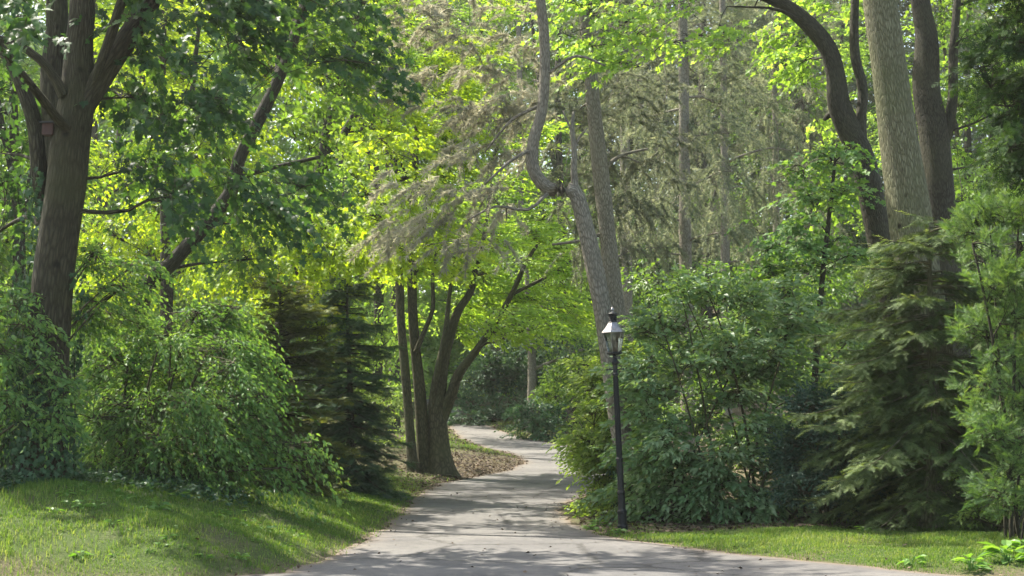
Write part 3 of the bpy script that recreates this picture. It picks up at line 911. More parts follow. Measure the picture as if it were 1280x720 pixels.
def lamp():
    x0, y0 = (777 - 640) / F * 23.2, 23.2
    z0 = float(H(x0, y0))
    root = thing('street_lamp', 'old black lamp post with a glass lantern beside the path', 'street lamp', (x0, y0, z0))
    root.rotation_euler = (0, math.radians(-2.3), 0)
    root.scale = (.955, .955, .955)

    def part(name, g, mat, par, smooth=False):
        o = g.build(name, mat, None, smooth)
        o.parent = par
        return o
    g = Geo(); ring_lathe(g, [(.088, -.1), (.088, .10), (.076, .12), (.076, .30), (.084, .31), (.084, .34), (.064, .37), (.060, .62), (.070, .63), (.070, .66), (.056, .69)], 20)
    part('base', g, M['iron'], root)
    g = Geo(); ring_lathe(g, [(.054, .68), (.052, 1.18), (.064, 1.19), (.064, 1.225), (.044, 1.24), (.041, 2.0), (.039, 2.62), (.056, 2.63), (.056, 2.66), (.040, 2.68), (.038, 2.80), (.055, 2.83), (.060, 2.86), (.046, 2.90), (.034, 2.93), (.034, 2.985)], 16)
    # flutes
    for k in range(10):
        a = k * .6283
        tubes(g, np.array([[[.044 * math.cos(a), .044 * math.sin(a), 1.25], [.039 * math.cos(a), .039 * math.sin(a), 2.6]]]), np.array([[.008, .007]]), 5)
    g.at = {}
    post = part('post', g, M['iron'], root)
    g = Geo()
    for s in (-1, 1):
        tubes(g, np.array([[[0, 0, 2.72], [s * .06, 0, 2.735], [s * .13, 0, 2.735]]]), np.array([[.012, .010, .009]]), 8)
        ring_lathe(g, [(.004, -.018), (.016, -.008), (.016, .008), (.004, .018)], 8, (s * .138, 0, 2.735))
    g.at = {}
    part('ladder_bar', g, M['iron'], post)
    # lantern: six tapering panes between bars
    lz, hz = 3.03, 3.36
    r0, r1 = .112, .182
    lan = Geo(); ring_lathe(lan, [(.05, 2.975), (.125, 2.995), (.135, 3.005), (.135, 3.022), (.118, 3.03)], 6, rot=.2)
    lant = part('lantern', lan, M['iron'], root)
    g = Geo()
    for k in range(6):
        a = k * math.pi / 3 + .2
        P = np.array([[[r0 * math.cos(a), r0 * math.sin(a), lz - .005], [r1 * math.cos(a), r1 * math.sin(a), hz + .005]]])
        tubes(g, P, np.array([[.0075, .0075]]), 6)
    g.at = {}
    part('frame', g, M['copper'], lant)
    g = Geo()
    for k in range(6):
        a, b = k * math.pi / 3 + .2, (k + 1) * math.pi / 3 + .2
        s = .985
        q = np.array([[r0 * s * math.cos(a), r0 * s * math.sin(a), lz], [r0 * s * math.cos(b), r0 * s * math.sin(b), lz],
                      [r1 * s * math.cos(b), r1 * s * math.sin(b), hz], [r1 * s * math.cos(a), r1 * s * math.sin(a), hz]])
        g.add(q, [np.array([[0, 1, 2, 3]])])
    part('glass', g, M['glass'], lant)
    g = Geo(); ring_lathe(g, [(.205, 3.350), (.212, 3.362), (.205, 3.374), (.150, 3.435), (.105, 3.50), (.078, 3.535), (.070, 3.545)], 6, rot=.2)
    part('roof', g, M['copper'], lant)
    g = Geo(); ring_lathe(g, [(.070, 3.54), (.078, 3.55), (.070, 3.56), (.062, 3.575), (.074, 3.59), (.062, 3.605), (.074, 3.62), (.062, 3.635), (.074, 3.65), (.066, 3.665), (.084, 3.675), (.084, 3.686), (.045, 3.715)], 18)
    vent = part('chimney', g, M['iron'], lant)
    g = Geo(); ring_lathe(g, [(.022, 3.71), (.014, 3.73), (.028, 3.755), (.022, 3.78), (.006, 3.80), (.004, 3.83)], 12)
    part('finial', g, M['copper'], lant)
    g = Geo(); ring_lathe(g, [(.06, 3.03), (.062, 3.075), (.035, 3.09), (.014, 3.10), (.014, 3.19), (.022, 3.20), (.024, 3.24), (.01, 3.25)], 12)
    for k in range(3):
        a = k * 2.1
        tubes(g, np.array([[[.03 * math.cos(a), .03 * math.sin(a), 3.08], [.05 * math.cos(a), .05 * math.sin(a), 3.2], [.03 * math.cos(a), .03 * math.sin(a), 3.29]]]), np.array([[.004, .004, .003]]), 5)
    g.at = {}
    part('burner', g, M['iron'], lant)


lamp()

# ================================================================== TREES: LEFT
A = dict(L=11, twig=.75, droop=.35, thin=-.55)
tree('maple_tree', 'thick forked tree with ivy at its foot on the left grass bank', 'tree',
     [[(52, 560, 64), (60, 430, 62), (68, 340, 60), (82, 240, 55), (90, 170, 54), (97, 120, 50), (99, 60, 40), (104, 0, 36), (100, -120, 32), (110, -300, 24), (105, -480, 12)],
      [(94, 150, 34, 0, 1), (122, 105, 34), (150, 60, 34), (180, 15, 31), (215, -60, 28), (270, -190, 22), (330, -330, 12)],
      [(60, 300, 22, .5, 1), (50, 220, 24, .6), (44, 160, 23, .7), (28, 110, 20, .8), (8, 70, 17, .9), (-40, 10, 14, 1.), (-110, -120, 9, 1.2)],
      [(82, 240, 34, .5, 1), (70, 180, 34, .7), (66, 100, 33, .9), (72, 20, 30, 1.), (60, -120, 24, 1.2), (40, -300, 12, 1.3)],
      [(118, 100, 12, -.2, 1), (140, 40, 16, -.4), (156, -10, 14, -.5), (190, -90, 10, -.6)],
      [(80, 120, 18, -.2, 1), (60, 85, 14, -.3), (20, 55, 11, -.5), (-40, 40, 8, -.7)]],
     20., [(150, -20, 330, 150, 19, 21.5, 12, .62), (170, 100, 275, 270, 19.5, 22.5, 8, .6), (300, 215, 400, 275, 20, 22, 3, .5), (300, -30, 470, 110, 20, 23, 8, .65),
           (-60, -40, 50, 60, 15.5, 17, 4, .5), (-90, 60, 40, 330, 21, 24, 9, .65), (-150, -420, 420, -50, 17, 24, 19, .95)],
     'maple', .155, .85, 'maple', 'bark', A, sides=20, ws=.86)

tree('leaning_tree', 'dark slender tree slanting to the right behind the big forked tree', 'tree',
     [[(150, 590, 30), (176, 380, 27), (215, 328, 25), (262, 275, 24), (290, 235, 22), (298, 200, 21), (318, 160, 21), (345, 105, 20), (368, 45, 18), (392, -40, 15), (420, -170, 9)],
      [(292, 225, 11, 0, 1), (330, 212, 8), (400, 196, 6)], [(345, 105, 10, 0, 1), (352, 60, 9, .3), (380, 10, 7, .5), (440, -40, 5, .7)]],
     26., [(190, 130, 430, 260, 26.6, 29, 12, .75), (340, -10, 490, 140, 26.8, 29, 9, .75), (220, 230, 330, 330, 26.8, 28.5, 5, .6), (300, -200, 520, -30, 24, 29, 5, .8)],
     'lobed', .15, .7, 'green', 'barkdark', A, ws=.76)

tree('maple_tree', 'sunlit yellow-green maple spreading over the middle, left of the pines', 'tree',
     [[(330, 590, 26), (352, 420, 24), (378, 320, 21), (400, 220, 18), (420, 120, 15), (450, 10, 12), (470, -120, 7)],
      [(378, 320, 12, 0, 1), (430, 260, 9, -.4), (500, 225, 7, -.8), (560, 205, 4, -1.)],
      [(400, 220, 12, 0, 1), (450, 130, 9, .3), (480, 60, 7, .5), (520, -40, 4, .8)]],
     33., [(400, 165, 590, 330, 30, 33, 16, .72), (280, 270, 420, 370, 30, 33, 8, .65), (420, 30, 600, 180, 32, 35, 10, .75), (330, 330, 450, 430, 33, 35, 4, .6), (330, -160, 620, 20, 31, 35, 6, .9)],
     'lobed', .145, 1.15, 'maple_sun_tint', 'barkdark', dict(L=12, twig=.8, droop=.2, thin=-.8, tilt=.25))

far = dict(L=10, twig=1.1, thin=-1.2, twigs=False)
FT = [
    ('pale leafy tree far behind the dark fir and the many stems', 430, 74, 12, [(330, 240, 520, 480, 70, 78, 16, 1.6), (480, 200, 640, 400, 72, 80, 12, 1.6)], 'lime', .24, 1.1),
    ('pale green tree far behind the forked trunk', 120, 62, 14, [(-60, 100, 280, 430, 58, 66, 18, 1.7)], 'lime', .23, 1.1),  # label, px, d, width, crown boxes, leaf material, size, lai
    ('green tree filling the gap left of the forked trunk', 20, 31, 20, [(-160, 20, 90, 330, 30, 34, 14, 1.0), (-160, 330, 60, 480, 29, 32, 7, .8), (-200, -160, 150, 20, 28, 34, 6, 1.1)], 'green', .17, 1.3),
    ('yellow-green tree seen between the forked trunk and the slanting trunk', 205, 40, 20, [(110, 100, 330, 380, 38, 43, 16, 1.15), (120, -90, 380, 110, 38, 43, 7, 1.3)], 'maple_sun_tint', .18, 1.1),
    ('tall pale lime tree with dark upper forks left of the bent pine', 492, 58, 17, [(400, -80, 630, 160, 55, 62, 16, 1.7), (430, 150, 600, 300, 56, 62, 9, 1.4), (380, -220, 660, -80, 55, 62, 5, 1.8)], 'lime', .23, 1.05),
    ('bright lime tree low behind the many-stemmed tree', 470, 52, 14, [(400, 300, 520, 470, 50, 54, 9, 1.0), (460, 400, 500, 500, 50, 53, 3, .7)], 'lime', .2, 1.0),
    ('glowing lime tree behind the lamp and the bent pine', 700, 66, 14, [(610, 250, 770, 420, 62, 69, 14, 1.5), (700, 380, 800, 480, 62, 66, 5, 1.2)], 'lime', .23, 1.1),
    ('green tree behind the reddish straight pine', 880, 72, 14, [(770, 240, 960, 430, 68, 75, 16, 1.6), (930, 330, 1080, 460, 66, 70, 8, 1.4)], 'green', .24, 1.1),
    ('pale grey-green tree behind the curved dark trunk', 1010, 78, 16, [(900, -60, 1110, 320, 74, 82, 22, 2.0)], 'green', .26, 1.0),
    ('light green tree behind the two right trunks', 1212, 52, 14, [(1060, -60, 1330, 180, 49, 56, 16, 1.5), (1090, 170, 1260, 360, 49, 54, 10, 1.2), (1060, -200, 1340, -60, 49, 55, 5, 1.8)], 'lime', .21, 1.1),
]
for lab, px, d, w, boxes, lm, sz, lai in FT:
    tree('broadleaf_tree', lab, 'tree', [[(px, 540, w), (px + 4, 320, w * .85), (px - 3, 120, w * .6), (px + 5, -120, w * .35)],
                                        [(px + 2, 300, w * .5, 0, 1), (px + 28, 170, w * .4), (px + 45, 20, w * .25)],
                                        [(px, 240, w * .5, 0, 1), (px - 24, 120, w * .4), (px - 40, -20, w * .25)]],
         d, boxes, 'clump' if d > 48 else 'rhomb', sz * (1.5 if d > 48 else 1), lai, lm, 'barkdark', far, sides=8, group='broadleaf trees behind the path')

# many-stemmed tree in the middle
tree('many_stemmed_tree', 'clump of several olive-brown stems standing in leaf litter at the bend', 'tree',
     [[(551, 584, 34), (549, 560, 27), (547, 525, 25), (547, 500, 24), (553, 455, 19), (561, 421, 16), (573, 388, 12), (588, 365, 10), (596, 330, 8), (606, 290, 6), (615, 230, 4)],
      [(531, 578, 17), (527, 520, 17), (523, 470, 16), (518, 420, 14), (515, 350, 13), (517, 260, 11), (522, 140, 7)],
      [(517, 574, 13, -.3), (511, 520, 12.5, -.3), (506, 460, 12.5, -.3), (501, 400, 12, -.3), (499, 345, 11.5, -.3), (492, 260, 9, -.3), (478, 160, 5, -.3)],
      [(549, 545, 8, 0, 1), (556, 515, 16, -.05), (565, 492, 15, -.15), (574, 467, 14, -.3), (597, 436, 10, -.4), (620, 402, 8, -.5), (641, 365, 7, -.6), (658, 327, 6, -.7), (676, 300, 4, -.8)],
      [(546, 545, 8, 0, 1), (541, 515, 11, -.1), (542, 490, 11, -.2), (548, 459, 10, -.3), (557, 415, 8, -.3), (561, 375, 6, -.3), (568, 325, 4, -.3)],
      [(641, 367, 6, -.6, 1), (660, 358, 5, -.6), (683, 346, 4.5, -.6), (705, 332, 3.5, -.6), (724, 318, 2.5, -.6)],
      [(606, 424, 6, -.4, 1), (626, 411, 5, -.5), (650, 405, 4, -.6), (680, 396, 2.5, -.7)],
      [(520, 440, 8, -.2, 1), (530, 415, 7, -.3), (541, 385, 6, -.3), (541, 345, 5, -.3), (548, 300, 4, -.3)]],
     40., [(560, 290, 735, 390, 39.6, 43, 14, .75), (590, 285, 735, 345, 37, 39, 6, .6), (480, 280, 600, 350, 39.6, 42, 7, .7), (600, 375, 730, 425, 37, 40, 8, .5), (560, 380, 620, 440, 41.5, 43, 3, .4), (500, 330, 580, 420, 41.5, 43, 4, .6), (470, 150, 700, 300, 39, 44, 10, 1.0), (470, 0, 640, 150, 39, 43, 5, 1.)],
     'oval', .18, 1.35, 'lime_glow_tint', 'barksmooth', dict(L=16, twig=1.0, droop=.18, thin=-.8, flat=.2, tilt=.3, njit=.4, face=.1, rise=-.02, ldroop=.08, core=.2), multi=True, lump=.08, flare=.6, ws=.9)

# ================================================================== PINES
PO = dict(L=11, twig=.6, droop=.35, thin=-1.2, ang=.7, tilt=.6, njit=.8, ljit=.35, rise=-.15, flat=.6, under=.0, arch=.10, tw=.0042, petiole=.0)
tree('pine_tree', 'pine with a sharp sideways crook, leaning behind the lamp', 'pine',
     [[(797, 655, 34), (775, 530, 31), (755, 400, 28), (742, 330, 26), (727, 265, 24), (718, 240, 23), (702, 237, 21), (686, 236, 20), (671, 220, 19), (665, 200, 18), (668, 172, 17), (677, 140, 16), (681, 95, 16), (680, 40, 15), (674, -30, 14), (676, -160, 11), (684, -320, 5)],
      [(720, 242, 12, 0, 1), (717, 215, 10), (718, 190, 8), (715, 160, 7), (717, 140, 4)],
      [(717, 190, 5, 0, 1), (724, 172, 4), (734, 160, 2)], [(716, 165, 4, 0, 1), (708, 150, 3), (704, 138, 2)],
      [(672, 215, 9, 0, 1), (665, 190, 6), (640, 200, 5, -.3), (606, 230, 3, -.5)],
      [(679, 130, 6, 0, 1), (640, 150, 5, .2), (606, 190, 3, .4)], [(681, 95, 6, 0, 1), (720, 70, 5, -.3), (756, 82, 3, -.4)],
      [(690, 236, 6, 0, 1), (660, 262, 5, -.2), (620, 258, 4, -.3), (585, 275, 3, -.4)]],
     25.4, [(500, -20, 690, 150, 26.1, 28.5, 20, .55), (560, 130, 660, 215, 26, 28, 8, .42), (470, 225, 640, 320, 24.5, 27, 15, .40), (540, -200, 740, -20, 24, 27.5, 8, .7)],
     'tuft', .17, .62, 'pine', 'barkpine', PO, sides=14, flare=.25, ws=.84)
tree('pine_tree', 'straight grey-barked pine just right of the crooked one', 'pine',
     [[(806, 620, 30), (780, 440, 25), (768, 370, 23), (756, 260, 22), (746, 170, 20), (738, 90, 18), (730, 0, 16), (722, -140, 12), (716, -300, 5)],
      [(752, 215, 7, 0, 1), (775, 195, 5), (810, 186, 3)], [(758, 290, 6, 0, 1), (730, 300, 5), (690, 306, 3)]],
     30.5, [(690, 60, 860, 240, 31.2, 34, 17, .6), (690, 230, 840, 335, 31.2, 33.5, 9, .5), (660, -200, 840, 30, 29, 33, 9, .8)],
     'tuft', .16, .6, 'pinegreen', 'barkpine', PO, sides=12, flare=.3)
PN = [('reddish straight pine trunk right of the crooked pine', 857, 43, 17, [(780, 0, 930, 160, 41, 46, 12, .85), (790, 150, 930, 330, 41, 46, 12, .75), (760, -260, 960, 0, 40, 46, 12, 1.2)], 'pinefar'),
      ('slim pine between the reddish pine and the curved trunk', 907, 52, 12, [(850, -20, 1000, 180, 50, 56, 13, 1.0), (860, 170, 1010, 330, 50, 55, 10, .9)], 'pinefar'),
      ('thin distant pine left of the curved trunk', 971, 60, 10, [(920, 40, 1060, 320, 57, 64, 16, 1.1), (900, -150, 1060, 40, 57, 63, 9, 1.4)], 'pinefar'),
      ('dim pine trunk seen between the straight pine and the lamp bush', 783, 50, 16, [(720, 120, 850, 330, 48, 54, 12, .9), (700, -120, 850, 120, 48, 54, 10, 1.1)], 'pinefar'),
      ('far pine behind the crooked trunk, half lost in its own needles', 652, 74, 9, [(560, -40, 710, 180, 70, 77, 14, 1.4), (590, 170, 700, 260, 71, 76, 5, 1.2)], 'pinefar')]
for lab, px, d, w, boxes, lm in PN:
    tree('pine_tree', lab, 'pine', [[(px + 2, 520, w * 1.15), (px, 340, w), (px - 2, 150, w * .88), (px - 4, 0, w * .75), (px - 5, -180, w * .5), (px - 4, -330, w * .2)]],
         d, boxes, 'tuft', .21, .62, lm, 'barkpine', dict(PO, twigs=True, tw=.009, twig=1.0), sides=10, flare=.3)

# ================================================================== TREES: RIGHT
tree('maple_tree', 'dark curved forked trunk arching left behind the thick straight trunk', 'tree',
     [[(1150, 600, 50), (1128, 440, 44), (1108, 340, 40), (1094, 270, 38), (1078, 200, 36), (1062, 165, 35), (1048, 130, 33), (1044, 95, 27), (1034, 60, 26), (1010, 30, 24), (980, 6, 20), (940, -12, 16), (880, -30, 12), (800, -50, 7)],
      [(1080, 205, 22, 0, 1), (1076, 160, 17), (1078, 110, 15), (1068, 60, 14), (1072, -40, 11), (1090, -160, 7)],
      [(1056, 150, 24, .3, 1), (1040, 142, 14, .4), (1030, 150, 5, .4)]],
     28.5, [(690, -10, 850, 60, 25.5, 28, 9, .5), (720, 40, 830, 105, 26, 27.5, 4, .38), (950, -20, 1085, 110, 29.2, 31.5, 8, .6), (980, 100, 1060, 250, 29.4, 31, 4, .5), (870, -20, 920, 80, 26, 28, 3, .35), (680, -160, 1080, -30, 25, 29, 9, .8)],
     'lobed', .15, 1.0, 'lime', 'barkdark', dict(A, thin=-.7), sides=16, ws=.84)
tree('oak_tree', 'thick straight ridged trunk rising behind the right spruce', 'tree',
     [[(1178, 630, 78), (1163, 470, 66), (1144, 320, 59), (1127, 200, 53), (1112, 90, 48), (1100, 0, 45), (1080, -160, 38), (1065, -320, 26), (1055, -450, 12)],
      [(1086, -110, 22, 0, 1), (1150, -210, 16), (1230, -330, 9)], [(1080, -160, 20, 0, 1), (1010, -260, 14), (930, -350, 7)]],
     24.2, [(930, -420, 1240, -150, 23, 27, 7, .9)],
     'lobed', .15, .9, 'maple', 'barkridge', A, sides=24, lump=.05, flare=.4)
tree('ash_tree', 'dark upright trunk with stubby side limbs right of the thick trunk', 'tree',
     [[(1200, 600, 58), (1185, 420, 50), (1175, 300, 44), (1172, 235, 44), (1166, 160, 38), (1158, 110, 34), (1158, 50, 29), (1150, -10, 25), (1140, -150, 18), (1135, -300, 8)],
      [(1172, 190, 18, 0, 1), (1184, 165, 16), (1191, 120, 14), (1192, 60, 12), (1200, -40, 9)],
      [(1168, 240, 14, 0, 1), (1140, 250, 8), (1120, 268, 5)]],
     32., [(1140, -30, 1290, 120, 31, 35, 8, .7), (1190, 110, 1260, 260, 31, 34, 5, .6), (1040, -220, 1270, -40, 30, 34, 6, .9)],
     'lobed', .14, .9, 'green', 'barkdark', dict(A, thin=-.6), sides=16)
tree('maple_sapling', 'young maple with layered leaves below the curved dark trunk', 'tree',
     [[(1010, 600, 10), (1020, 450, 9), (1030, 330, 7), (1040, 240, 5), (1046, 180, 3)]],
     27., [(985, 180, 1085, 330, 26, 28, 12, .5), (930, 265, 1040, 350, 26, 28, 7, .45)],
     'lobed', .14, 1.3, 'shrub', 'barkdark', dict(A, flat=.25, tilt=.35, njit=.45), sides=8, flare=.2)

conifer('spruce_tree', 'broad drooping spruce with pale shoot tips on the right verge', 'spruce', 1158, 22.4, 275, .13, 1.8, 'spruce', 'barkridge', z0=.5, whorl=.24, per=7, droop=.55, tw=.19, dens=1.3, lenpow=.40, irregular=.55, lean=.15)
conifer('spruce_tree', 'small spruce crowded against the right edge behind the bright fir', 'spruce', 1262, 23.6, 330, .09, 1.35, 'spruce', 'barkdark', z0=.3, whorl=.27, per=6, droop=.4, tw=.26, lenpow=.5)

YO = dict(L=14, twig=.42, droop=.35, thin=-1.6, ang=1.0, tilt=.6, rise=-.1, ldroop=.25, ljit=.3, njit=.9, petiole=0., core=.2)
tree('yew_tree', 'dark hanging evergreen in the top right corner', 'tree',
     [[(1345, 700, 60), (1345, 400, 50), (1350, 150, 40), (1345, -100, 30), (1335, -300, 14)]],
     18.3, [(1215, -40, 1300, 110, 17.2, 18.6, 7, .42), (1235, 90, 1320, 230, 17.3, 18.6, 7, .42), (1230, -330, 1450, -40, 16.6, 19.5, 12, .8), (1300, -40, 1420, 400, 17, 19, 12, .6)],
     'frond', .15, 2.2, 'yew', 'barkdark', YO)
bush('fir_tree', 'bright green evergreen with feathery shoots along the right edge', 'tree', 1268, 19.6,
     [(1205, 235, 1330, 430, 19, 20.4, 12, .42), (1225, 420, 1340, 640, 19, 20.2, 16, .38), (1180, 250, 1230, 330, 19.4, 20.4, 3, .3)],
     'needle', .12, 2.1, 'fir', 'barkdark', dict(L=13, twig=.36, droop=.15, thin=-1.2, rise=.1, flat=.6, ang=.8, petiole=0., core=.25), nst=5, spread=.12)

# ================================================================== SHRUBS
bush('elder_shrub', 'tall spreading green shrub with pale leaf tops right of the lamp', 'shrub', 905, 25.2,
     [(775, 400, 960, 640, 24.2, 26.2, 30, .52), (800, 345, 1010, 440, 24.5, 26.5, 16, .5), (930, 390, 1075, 560, 24.5, 27, 16, .5), (800, 560, 965, 660, 23.8, 25, 14, .4), (768, 435, 840, 570, 23.8, 24.6, 7, .36), (930, 540, 1060, 640, 24.2, 25.2, 8, .4)],
     'oval', .15, 1.3, 'elder', opt=dict(L=13, twig=.65, droop=.3, thin=-1.0, core=.25, face=.45, outb=.4, tilt=.4, njit=.55), nst=14, spread=.45)
bush('hazel_shrub', 'yellow-green shrub leaning over the path left of the lamp', 'shrub', 778, 26.8,
     [(720, 450, 796, 580, 25.8, 27.8, 17, .40), (730, 425, 800, 500, 26.2, 27.6, 7, .4), (730, 555, 804, 655, 25.6, 27.3, 14, .34)],
     'oval', .115, 1.8, 'yellowish', opt=dict(L=12, twig=.55, droop=.35, thin=-1.5, core=.3, face=.4), nst=9, spread=.16)
bush('holly_shrub', 'low dark bluish evergreen shrub between the tall shrub and the spruce', 'shrub', 1035, 24.0,
     [(955, 530, 1110, 650, 23.3, 24.8, 15, .42), (985, 490, 1090, 560, 23.8, 25, 6, .42)],
     'oval', .085, 2.0, 'holly', opt=dict(L=14, twig=.42, droop=.1, thin=-1.6, core=.4, face=.5, rise=.2), nst=8, spread=.35)
bush('dogwood_shrub', 'low shrub with whitish leaves at the foot of the right spruce', 'shrub', 1240, 21.2,
     [(1195, 585, 1300, 655, 20.8, 21.6, 8, .26), (1225, 540, 1300, 590, 20.9, 21.8, 4, .24)],
     'oval', .085, 1.2, 'yellowish', opt=dict(L=10, twig=.35, droop=.2, thin=-.8, core=.3), nst=6, spread=.25)
bush('arching_shrub', 'loose light green shrub arching down over the left grass bank', 'shrub', 200, 22.6,
     [(100, 365, 300, 560, 21.2, 23.8, 22, .5), (270, 420, 350, 590, 21.6, 23.2, 8, .42), (100, 500, 300, 600, 21.2, 22.4, 12, .42), (330, 540, 400, 590, 21.8, 22.6, 3, .26)],
     'oval', .10, 1.35, 'shrub', opt=dict(L=17, twig=1.0, droop=.75, thin=-.8, core=.15, ldroop=.55, outb=.3), nst=14, spread=.4)
bush('climbing_shrub', 'leafy shrub hanging in front of the left edge beside the big trunk', 'shrub', -30, 19.6,
     [(-60, 340, 60, 560, 19, 20.2, 12, .42), (90, 300, 180, 420, 20.6, 21.6, 6, .42), (40, 395, 95, 540, 19.2, 19.5, 5, .22)],
     'oval', .10, 1.2, 'shrub', opt=dict(L=14, twig=.6, droop=.7, thin=-1.0, ldroop=.5), nst=7, spread=.3)
conifer('cypress_tree', 'brownish green bushy conifer behind the arching shrub', 'conifer', 352, 28.2, 352, .11, 1.05, 'thuja', 'barkdark', z0=.15, whorl=.2, per=8, droop=.12, tw=.2, dens=1.2, tpl='frond', lenpow=.36, irregular=.75, gaps=.12)
conifer('fir_tree', 'dark blue-green fir with drooping tiers left of the many-stemmed tree', 'fir', 436, 32.0, 345, .10, 1.08, 'darkfir', 'barkdark', z0=.1, whorl=.22, per=8, droop=.4, tw=.20, dens=1.3, lenpow=.38, irregular=.5, gaps=.08)
conifer('fir_tree', 'narrow dark fir rising behind the brownish conifer', 'fir', 398, 34.0, 268, .12, 1.2, 'darkfir', 'barkdark', z0=.8, whorl=.28, per=7, droop=.3, tw=.24, dens=1.2, lenpow=.65, irregular=.45, gaps=.05)

FB = [('yew_shrub', 'dark clipped-looking evergreen mass at the far bend of the path', 614, 70, [(570, 440, 690, 535, 66, 72, 14, 1.0), (600, 415, 720, 470, 66, 72, 8, 1.0)], 'ivy', .2, 1.5),
      ('yew_shrub', 'small rounded dark bush at the outer side of the far bend', 672, 58, [(645, 505, 698, 548, 56.5, 59, 7, .55)], 'ivy', .16, 1.6),
      ('laurel_shrub', 'grey-green shrub on the outer side of the bend behind the lamp bush', 716, 60, [(690, 440, 770, 545, 58, 62, 9, .8)], 'green', .18, 1.6),
      ('laurel_shrub', 'pale sunlit shrub at the left verge behind the many stems', 470, 48, [(440, 470, 500, 560, 46, 49, 6, .6)], 'yellowish', .15, .9)]
for nm, lab, px, d, boxes, lm, sz, lai in FB:
    bush(nm, lab, 'shrub', px, d, boxes, 'rhomb', sz, lai, lm, opt=dict(L=12, twig=.7, thin=-1.6, core=.35, face=.5, rise=.1), nst=6, spread=.6)
tree('conifer_tree', 'short brown trunk with dark foliage above the far bend', 'conifer',
     [[(664, 512, 15), (665, 470, 12), (664, 430, 11), (660, 380, 8), (658, 320, 4)], [(665, 462, 5, 0, 1), (700, 448, 4, -.3), (730, 436, 2, -.4)]],
     62., [(600, 370, 720, 440, 60, 64, 9, .9), (690, 400, 740, 460, 60, 63, 3, .6)], 'clump', .3, .9, 'darkfir', 'barkpine', far, sides=10)

# undergrowth and far wood: masses nobody could count
def mass(name, label, cat, boxes, tpl, size, lai, mat, opt):
    g = Geo()
    for c, r in box_clusters(boxes):
        c[2] = max(c[2], float(H(c[0], c[1])) + .1)
        sprays(g, None, (c, r, np.array([c, c])), tpl, size, lai, c, opt)
    o = g.build(name, M[mat])
    return tag(o, label, cat, kind='stuff')


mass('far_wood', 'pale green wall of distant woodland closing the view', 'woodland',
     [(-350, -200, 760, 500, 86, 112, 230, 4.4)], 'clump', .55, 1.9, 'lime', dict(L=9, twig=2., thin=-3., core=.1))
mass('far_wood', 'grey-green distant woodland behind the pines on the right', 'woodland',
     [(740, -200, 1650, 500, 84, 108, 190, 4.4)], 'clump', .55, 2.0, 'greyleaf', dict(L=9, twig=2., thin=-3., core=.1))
mass('undergrowth', 'low tangled undergrowth beneath the trees on the left', 'undergrowth',
     [(-200, 420, 330, 560, 27, 36, 40, .8), (-250, 500, 80, 570, 22, 27, 12, .6)], 'rhomb', .13, 1.0, 'green', dict(L=12, twig=.7, thin=-1.))
mass('undergrowth', 'low shadowy undergrowth beneath the pines on the right', 'undergrowth',
     [(790, 330, 1400, 560, 34, 46, 44, 1.0)], 'rhomb', .15, 1.0, 'green', dict(L=12, twig=.7, thin=-1.))


# ivy
def ivy_ground():
    rs = np.random.RandomState(31)
    g = Geo()
    n = 15000
    x = rs.uniform(-9, -3.9, n); y = rs.uniform(17.6, 24, n)
    e = (y - (19.4 + .35 * np.sin(x * 2) + .55 * (x + 6.5))) > 0
    e &= rs.rand(n) < np.interp(x, [-5.4, -4.0], [1, .15])
    x, y = x[e], y[e]; n = len(x)
    z = H(x, y) + rs.uniform(.02, .16, n)
    az = rs.uniform(0, 6.28, n)
    place(g, 'lobed', np.stack([x, y, z], 1), np.stack([np.cos(az), np.sin(az), rs.normal(-.2, .3, n)], 1), UP + rs.randn(n, 3) * .4,
          rs.uniform(.06, .11, n), np.clip(rs.normal(.45, .2, n), 0, 1))
    tag(g.build('ivy', M['ivy']), 'dark ivy carpet below the big forked tree', 'ivy', kind='stuff')


ivy_ground()


def ivy_trunk(label, pts, n, cat='ivy'):
    """ivy clothing a trunk: pts (K,4) centre line with radius"""
    rs = np.random.RandomState(33)
    p = catmull(pts, .1)
    i = np.minimum((rs.rand(n) ** 1.3 * len(p)).astype(int), len(p) - 1)
    a = rs.uniform(0, 6.28, n)
    keep = np.sin(a * 2 + p[i, 2] * 2.2) + .8 * np.sin(a - 2.2) > -.9 + 1.4 * (i / len(p))
    i, a = i[keep], a[keep]; n = len(i)
    rd = np.stack([np.cos(a), np.sin(a), 0 * a], 1)
    pos = p[i, :3] + rs.uniform(-.09, .09, (n, 3)) + rd * (p[i, 3] * 1.08 + rs.uniform(0, .14, n))[:, None]
    g = Geo()
    root = thing('ivy', label, cat, p[0, :3])
    place(g, 'lobed', pos, np.stack([rs.normal(0, .4, n), rs.normal(0, .4, n), -np.ones(n)], 1), rd + rs.randn(n, 3) * .35 + UP * .4, rs.uniform(.06, .12, n), np.clip(rs.normal(.42, .2, n), 0, 1))
    tg = Geo()
    for k in range(7):
        a = rs.rand() * 6.28 + .25 * np.sin(np.arange(len(p)) * .2 + k)
        q = p[:, :3] + (p[:, 3] * 1.05)[:, None] * np.stack([np.cos(a), np.sin(a), 0 * a], 1)
        m = rs.randint(len(p) // 2, len(p))
        tubes(tg, q[None, :m], np.linspace(.014, .004, m)[None], 5)
    tg.build('vine', M['barkdark'], root, True)
    g.build('foliage', M['ivy'], root)


